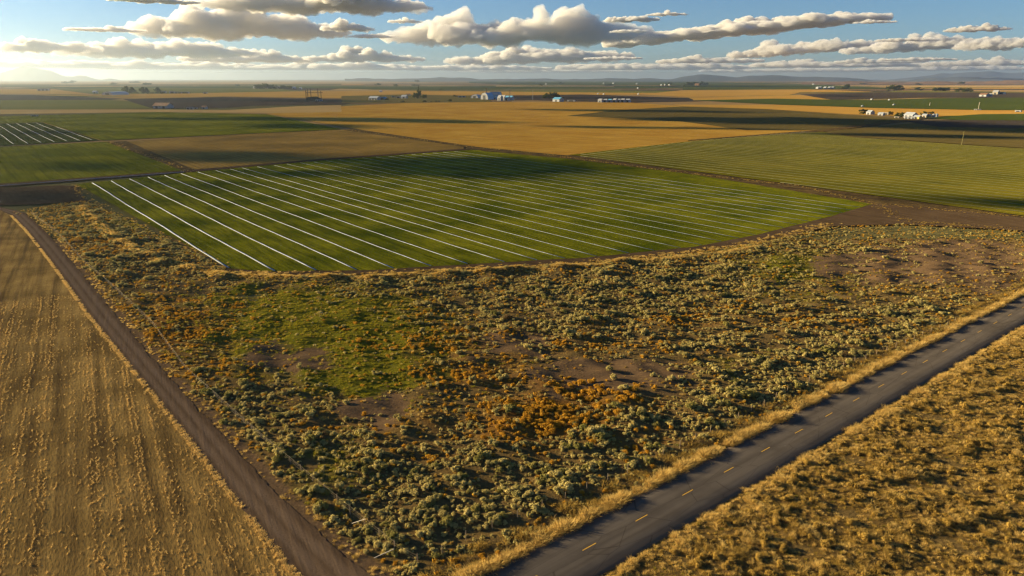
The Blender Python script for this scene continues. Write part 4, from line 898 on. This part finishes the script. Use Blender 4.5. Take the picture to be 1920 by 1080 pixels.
trk = TRK.build('trunk', BARK); TRKM = trk.data; bpy.data.objects.remove(trk)
def tree(u, v, wpx, hpx, label, shape='round', group='trees on the plain', name='tree'):
    x, y, k = site(u, v); h = hpx * k * 1.05; w_ = wpx * k
    root = tag(empty(name, (x, y, -.3), random.uniform(0, 6)), label, 'tree', group)
    for nm, me in (('trunk', TRKM), ('crown', random.choice(CR[shape]))):
        o = obj(nm, me, root); s = {'round': .9, 'cone': .75, 'wide': 1.05}[shape]; o.scale = (w_ / s, w_ / s, h)
BUSHM = [shrub_mesh('field_bush', TREEB, 300 + i, .5, .9, 8, 240, .07, .38, 0) for i in range(2)]
def bush(u, v, wpx, hpx, label, group='bushes in the far fields'):
    x, y, k = site(u, v); o = obj('bush', random.choice(BUSHM), None, (x, y, -.35)); o.scale = (wpx * k, wpx * k, hpx * k); o.rotation_euler.z = random.uniform(0, 6); tag(o, label, 'bush', group)

# farm with the row of trees
quonset(193, 219, 178, 5, 'long grey arched barn with white end beside the row of farm trees', GRYW, METAL, rz=-45, dep=1.6)
gable(173, 182, 175, 4, 'small white farmhouse left of the long grey arched barn', rz=-40, cat='house', name='house')
shed(218, 227, 175.5, 3, 'little white shed between the arched barn and the first farm tree')
for u, w_, h, sh, lb in ((237, 11, 10, 'round', 'rounded farm tree nearest the arched barn'), (249, 12, 9, 'cone', 'second farm tree from the arched barn, tapering'), (268, 9, 9, 'round', 'third farm tree from the arched barn, tall'), (276, 9, 8.5, 'cone', 'fourth farm tree from the arched barn, close to its neighbour'), (296, 14, 9.5, 'cone', 'last tree of the farm row, broad at the base')):
    tree(u, 175.5, w_, h, lb, sh, 'row of farm trees')
for u, lb in ((256, 'low bush between the second and third farm tree'), (287, 'low bush before the last tree of the farm row'), (336, 'dark bush beside the low grey farm sheds'), (346, 'dark bush at the end of the low grey farm sheds')): bush(u, 175.5, 7, 3, lb)
shed(303, 311, 174.5, 3.5, 'small white shed right behind the last tree of the farm row')
shed(318, 327, 175, 3.6, 'white shed at the end of the low grey farm buildings')
shed(328, 352, 175, 2.6, 'long low grey shed past the row of farm trees', GRYW, METAL, dep=.25, bays=4)
shed(381, 388, 175.5, 2.6, 'lone white hut in the gold stubble past the farm')
gable(284, 320, 203, 8.5, 'brown roofed farmhouse with white gable alone by the shaded field', WHT, BRNR, -38, .62, 2, .5, 'house', None, 'house', 3)
shed(350, 361, 205, 4, 'small white shed on the tan strip near the lone farmhouse', rz=-15, bays=2)
shed(364, 369, 204, 2.5, 'tiny grey shed beside the small white shed on the tan strip', GRYW)
gable(377, 388, 204, 5, 'dark hut with white door on the tan strip', GRYW, BRNR, -30, .8, 1, cat='hut', name='hut')
shed(58, 68, 218, 2.6, 'flat pale hut at the edge of the tan strip', CRM); shed(72, 88, 170, 3, 'hazy white sheds far out on the left plain', bays=3)
# hazy village
for i, (u, w_, h, sh) in enumerate(((484, 16, 6, 'wide'), (494, 18, 8, 'wide'), (506, 12, 6, 'round'), (513, 12, 7, 'round'), (529, 16, 5.5, 'wide'), (540, 14, 4.5, 'wide'))): tree(u, 166.5, w_, h, 'dark tree among the white houses of the hazy village', sh, 'trees of the hazy village')
for i, u in enumerate((477, 499, 505, 511, 519, 524)): gable(u - 3, u + 3, 165.5, 3.2, 'tiny white house among the dark trees of the hazy village', rz=random.uniform(-50, -15), doors=0, cat='house', group='houses of the hazy village', name='house')
gable(547, 555, 166.5, 3.6, 'larger white house just outside the hazy village', cat='house', name='house'); gable(560, 566, 167, 3, 'smaller white house outermost from the hazy village', cat='house', name='house')
# dark post frame
def frame():
    x0, y0, k = site(588, 188); root = tag(empty('post_frame', (x0, y0, -.3)), 'tall dark frame of five posts and a cross beam over a timber pile', 'frame')
    for u, b0, t0 in ((575.5, 187, 170), (578.7, 188, 168), (584, 185, 168), (596.5, 186, 168), (601.6, 185, 172.5)):
        dx = (u - 588) * k; b = MB(); b.tube([(dx, 0, 0), (dx, 0, (188 - t0) * k)], .62 * k, 6, r2=.5 * k); b.build('post', RUST, root)
    b = MB(); b.box((576 - 588) * k, (605 - 588) * k, -.5, .5, 12.4 * k, 13.2 * k); b.build('cross_beam', RUST, root)
    b = MB(); b.prism([(-13 * k, 0), (15 * k, 0), (12 * k, 3 * k), (4 * k, 6.5 * k), (-4 * k, 6 * k), (-12 * k, 5 * k)], 2, 9); b.build('timber_pile', RUST, root)
frame()
shed(592, 604, 189.5, 3, 'low grey shed at the foot of the dark post frame', GRYW, METAL, bays=3)
# middle farms
gable(689, 714, 187.5, 6.5, 'white barn with dark doors and its long side lit, west of the dark green tree', WHT, METAL, -35, .6, 3)
shed(709, 724, 187, 5.5, 'blue roofed shed against the white barn with dark doors', TEAL, BLUER, -25, .5); bush(726, 187.5, 9, 4, 'dark bush at the end of the blue roofed shed')
gable(711, 717, 172.5, 3, 'lone white hut far behind the white barn', doors=0, cat='hut', name='hut'); shed(734, 741, 182.5, 3, 'small white shed left of the grey roofed house'); shed(743, 751, 184, 3.2, 'white shed touching the grey roofed house')
gable(751, 765, 184.5, 6, 'grey roofed house beside the dark green tree', GRYW, METAL, -30, .7, 1, cat='house', name='house'); gable(760, 770, 179, 3.2, 'brown roofed hut behind the grey roofed house', CRM, BRNR, cat='hut', name='hut')
tree(777, 184.5, 8, 9.5, 'slim dark tree just left of the big dark green tree'); tree(785.5, 184.5, 12, 12.5, 'big dark green tree of the middle farm, with round crown'); tree(785, 183, 3, 18, 'thin spire of a tree rising above the big dark green tree', 'cone'); tree(796, 184, 11, 6, 'low dark tree right of the big dark green tree', 'wide')
for u, v, w_, h, lb in ((755, 191, 9, 3, 'flat bush in the olive strip under the grey roofed house'), (796, 191.5, 9, 4.5, 'humped bush in the olive strip under the big dark tree'), (808, 191.5, 5, 2.2, 'smallest bush in the olive strip'), (818, 190.5, 5, 2.4, 'first of a bush pair in the olive strip'), (823, 190.5, 5, 2.4, 'second of a bush pair in the olive strip'), (844, 190.5, 10, 5, 'lone dark bush in the gold stubble left of the blue barns'), (826, 169, 6, 2.6, 'dark bush on a far green strip')): bush(u, v, w_, h, lb)
shed(859, 867, 182.5, 3, 'first small white shed left of the blue barns'); shed(867, 873, 182.5, 3, 'second small white shed left of the blue barns'); bush(852, 181, 10, 3.4, 'brown bush beside the small white sheds')
quonset(883, 902, 184, 6.5, 'small grey domed barn left of the big blue barn', WHT, METAL, -30, .9)
quonset(902, 924, 186.5, 12, 'big arched barn with white front and side coloured blue as shade', WHT, TEAL, -38, 1.0)  # TEAL colours the shaded flank of the white barn blue
gable(916, 942, 183, 10, 'white roofed hall behind the big arched blue barn', TEAL, WHT, -15, .8, 0, .55, 'hall', None, 'hall'); shed(915, 932, 186, 3.8, 'low blue and white shed before the white roofed hall', TEAL, WHT, bays=2)
for i in range(4): gable(933 + i * 7, 943 + i * 7, 188.5 - .6 * (i % 2), 9.5 - .6 * i, 'white and blue gabled greenhouse bay, %s from the white roofed hall' % ORD[i], WHT, TEAL if i > 1 else WHT, -42, 1.0, 1, .6, 'greenhouse', 'greenhouse bays of the blue farm', 'greenhouse')
mast(912, 176, 10.5, 'dark thin chimney rising behind the big arched blue barn', RUST, wpx=1.4, cat='chimney', name='chimney'); mast(956, 178, 8.5, 'short dark chimney behind the greenhouse bays', RUST, wpx=1.2, cat='chimney', name='chimney')
mast(999, 187.5, 18, 'slender grey mast standing between the blue farm and the wind bent trees', GRYW, 0, .7, 'mast', 'mast')
for u, w_, h, sh, lb in ((1025, 9, 9, 'round', 'first dark tree of the wind bent clump'), (1031, 10, 10.5, 'round', 'second dark tree of the wind bent clump, full crown'), (1040, 10, 11, 'round', 'third dark tree of the wind bent clump, tallest'), (1046, 8, 7.5, 'wide', 'low last tree of the wind bent clump'), (1020, 8, 5, 'wide', 'shrubby tree at the open end of the wind bent clump')): tree(u, 184.5, w_, h, lb, sh, 'wind bent clump of trees')
gable(1036, 1058, 190.5, 7.5, 'white gabled barn with blue side below the wind bent trees', WHT, TEAL, -40, .8, 1); shed(1064, 1079, 190, 2.8, 'low grey shed right of the white gabled barn', GRYW, METAL)
for i, (a, b, h, w1, r1) in enumerate(((1121, 1132, 6.5, WHT, WHT), (1131, 1141, 6, WHT, METAL), (1140, 1149, 6, WHT, TEAL), (1149, 1158, 6.8, WHT, WHT), (1158, 1165, 6.2, GRYW, METAL), (1164, 1174, 6.6, WHT, WHT), (1173, 1184, 6.2, WHT, METAL))): gable(a, b, 192, h, 'white barn in the long row on the stubble, %s from its bright end' % ORD[i], w1, r1, -35, .8, 1, .7, 'barn', 'long row of white barns')
for u, v, lb in ((1121, 177, 'white speck of a hut above the long row of barns'), (1132, 177.5, 'square white hut above the long row of barns'), (1197, 177.5, 'flat white hut on a far green strip'), (1196, 166.5, 'pair sized white hut on a tan strip'), (1132, 157.5, 'white silo hut far out on the dark green strip'), (1150, 157.5, 'next white hut far out on the dark green strip'), (1194, 158.5, 'third white hut far out on the dark green strip'), (1024, 159, 'pale hut on the far strip above the slender mast'), (1240, 160.5, 'tiny pale hut of the far hamlet, first'), (1247, 160.5, 'tiny pale hut of the far hamlet, middle'), (1255, 160.3, 'tiny bright hut of the far hamlet, last'), (1635, 187.5, 'round white hut at the edge of the dark green field'), (1668, 188.5, 'grey hut on the pale lane above the dark green field'), (1618, 200, 'white hut on the lower edge of the dark green field'), (1677, 197.5, 'grey hut inside the dark green field'), (1525, 159.5, 'small white hut above the five white houses')):
    gable(u - 1.9, u + 1.9, v - .3, 2.1, lb, rz=random.uniform(-60, -20), doors=0, cat='hut', name='hut')
for u, w_, h in ((1289, 12, 5), (1299, 12, 5.5), (1309, 10, 4.5), (1316, 8, 6), (1324, 9, 4)): tree(u, 160, w_, h, 'dark tree of the far hamlet on the horizon', 'wide', 'trees of the far hamlet')
gable(1303, 1313, 160.5, 3.6, 'brown barn of the far hamlet among dark trees', BRNR, BRNR)
for i, u in enumerate((1533.5, 1538.5, 1548, 1556, 1562)): gable(u - 3.2, u + 3.2, 166.5, 3.4, 'white house in the line of five on far green strip, %s' % ORD[i], rz=random.uniform(-50, -20), doors=0, cat='house', group='line of five white houses', name='house')
tree(1587, 166.5, 10, 7, 'solitary dark tree past the five white houses', 'wide'); bush(1579, 166.5, 6, 3, 'little bush beside the solitary dark tree')
for u, w_, h, lb in ((1669, 12, 7, 'first tree of the dark double clump'), (1676, 13, 8, 'second tree of the dark double clump, tallest'), (1686, 12, 7, 'last tree of the dark double clump'), (1722, 14, 4.5, 'flat tree between the double clump and the hedge trees')): tree(u, 169.5, w_, h, lb, 'wide')
for i, u in enumerate((1752, 1758, 1764, 1770, 1776)): tree(u, 170.5, 9, 4.6, 'low dark tree of the hedge row on the far tan strip', 'wide', 'hedge row trees')
tree(1797, 172, 11, 5.5, 'dark square tree right of the hedge row', 'wide'); tree(1813, 172.5, 15, 5.5, 'spreading tree right of the dark square tree', 'wide')
gable(1841, 1856, 181, 5, 'white and dark barn on the ploughed strip', WHT, BRNR, -35); gable(1853, 1861, 181, 4.5, 'small white gabled shed against the white and dark barn', WHT, GRYW, cat='shed', name='shed')
gable(1864, 1874, 177, 6, 'reddish barn with a white top on the far strip', CRM, WHT); shed(1872, 1884, 177, 3.6, 'dark shed joined to the reddish barn', GRYW, METAL)
# farm at the end of the gold strip
for u, v, w_, h, lb in ((1616, 214, 12, 7, 'dark leafy tree at the open end of the gold strip farm'), (1625, 214, 12, 6.5, 'second leafy tree of the gold strip farm, beside the white house'), (1669, 215.5, 9, 5, 'small tree right of the low white house'), (1684, 219, 12, 6, 'dark tree in the middle of the gold strip farm'), (1693, 219.5, 13, 6.5, 'bushy tree left of the diagonal white roof'), (1733, 216, 12, 5.5, 'tree behind the yellow shed'), (1746, 216, 10, 5, 'tree behind the white tanks')): tree(u, v, w_, h, lb, 'wide', 'trees of the gold strip farm')
gable(1627, 1641, 215, 7, 'tall white gabled house of the gold strip farm', WHT, METAL, -50, .8, 1, cat='house', name='house'); gable(1648, 1660, 216.5, 5, 'low white house with dark doorway of the gold strip farm', WHT, METAL, -30, .7, 1, cat='house', name='house'); shed(1660, 1667, 215.5, 4.5, 'narrow white shed next to the low white house', CRM)
gable(1698, 1723, 221.5, 9, 'barn with a long diagonal pale roof at the gold strip farm', WHT, METAL, -48, .55, 2); gable(1716, 1729, 223, 6, 'yellow shed below the diagonal roofed barn', YELW, METAL, -30, .8, 1, cat='shed', name='shed'); shed(1700, 1716, 222.5, 3.5, 'low white shed before the diagonal roofed barn', bays=3)
gable(1731, 1741, 220, 5.5, 'cream shed between the yellow shed and the white tanks', CRM, METAL, -30, .8, 1, cat='shed', name='shed')
tank(1743, 220, 5, 5, 'cream round tank nearest the cream shed', CRM); tank(1750.5, 220, 5.5, 6, 'bright white round tank of the gold strip farm'); tank(1756, 219, 4.5, 5.5, 'blue grey round tank at the farm end', METAL)
shed(1680, 1687, 221, 2.6, 'tiny pale hut under the dark tree of the gold strip farm', CRM)
mast(1803, 272, 21, 'tall pale pole standing alone in the olive pasture', plain('pale_wood', (.20, .18, .07), .9), 0, .8); mast(1834, 206.5, 12, 'pole with cross arm by white boxes at the green field edge', PALE, 1.6, .8); mast(1743, 198, 5, 'short pale pole inside the dark green field', PALE, 0, .8)
shed(1829, 1833, 206.5, 2, 'white box left of the pole with cross arm'); shed(1836, 1840, 206.5, 2, 'white box right of the pole with cross arm')
shed(1907, 1915, 210, 3, 'white hut on the lane at the far end of the green field')
q_ = random.Random(8)
for i in range(18): tree(q_.uniform(100, 1900), q_.uniform(153.5, 163), q_.uniform(8, 18), q_.uniform(2.2, 3.6), 'low dark tree clump scattered on the hazy far plain', 'wide', 'scattered tree clumps on the far plain')
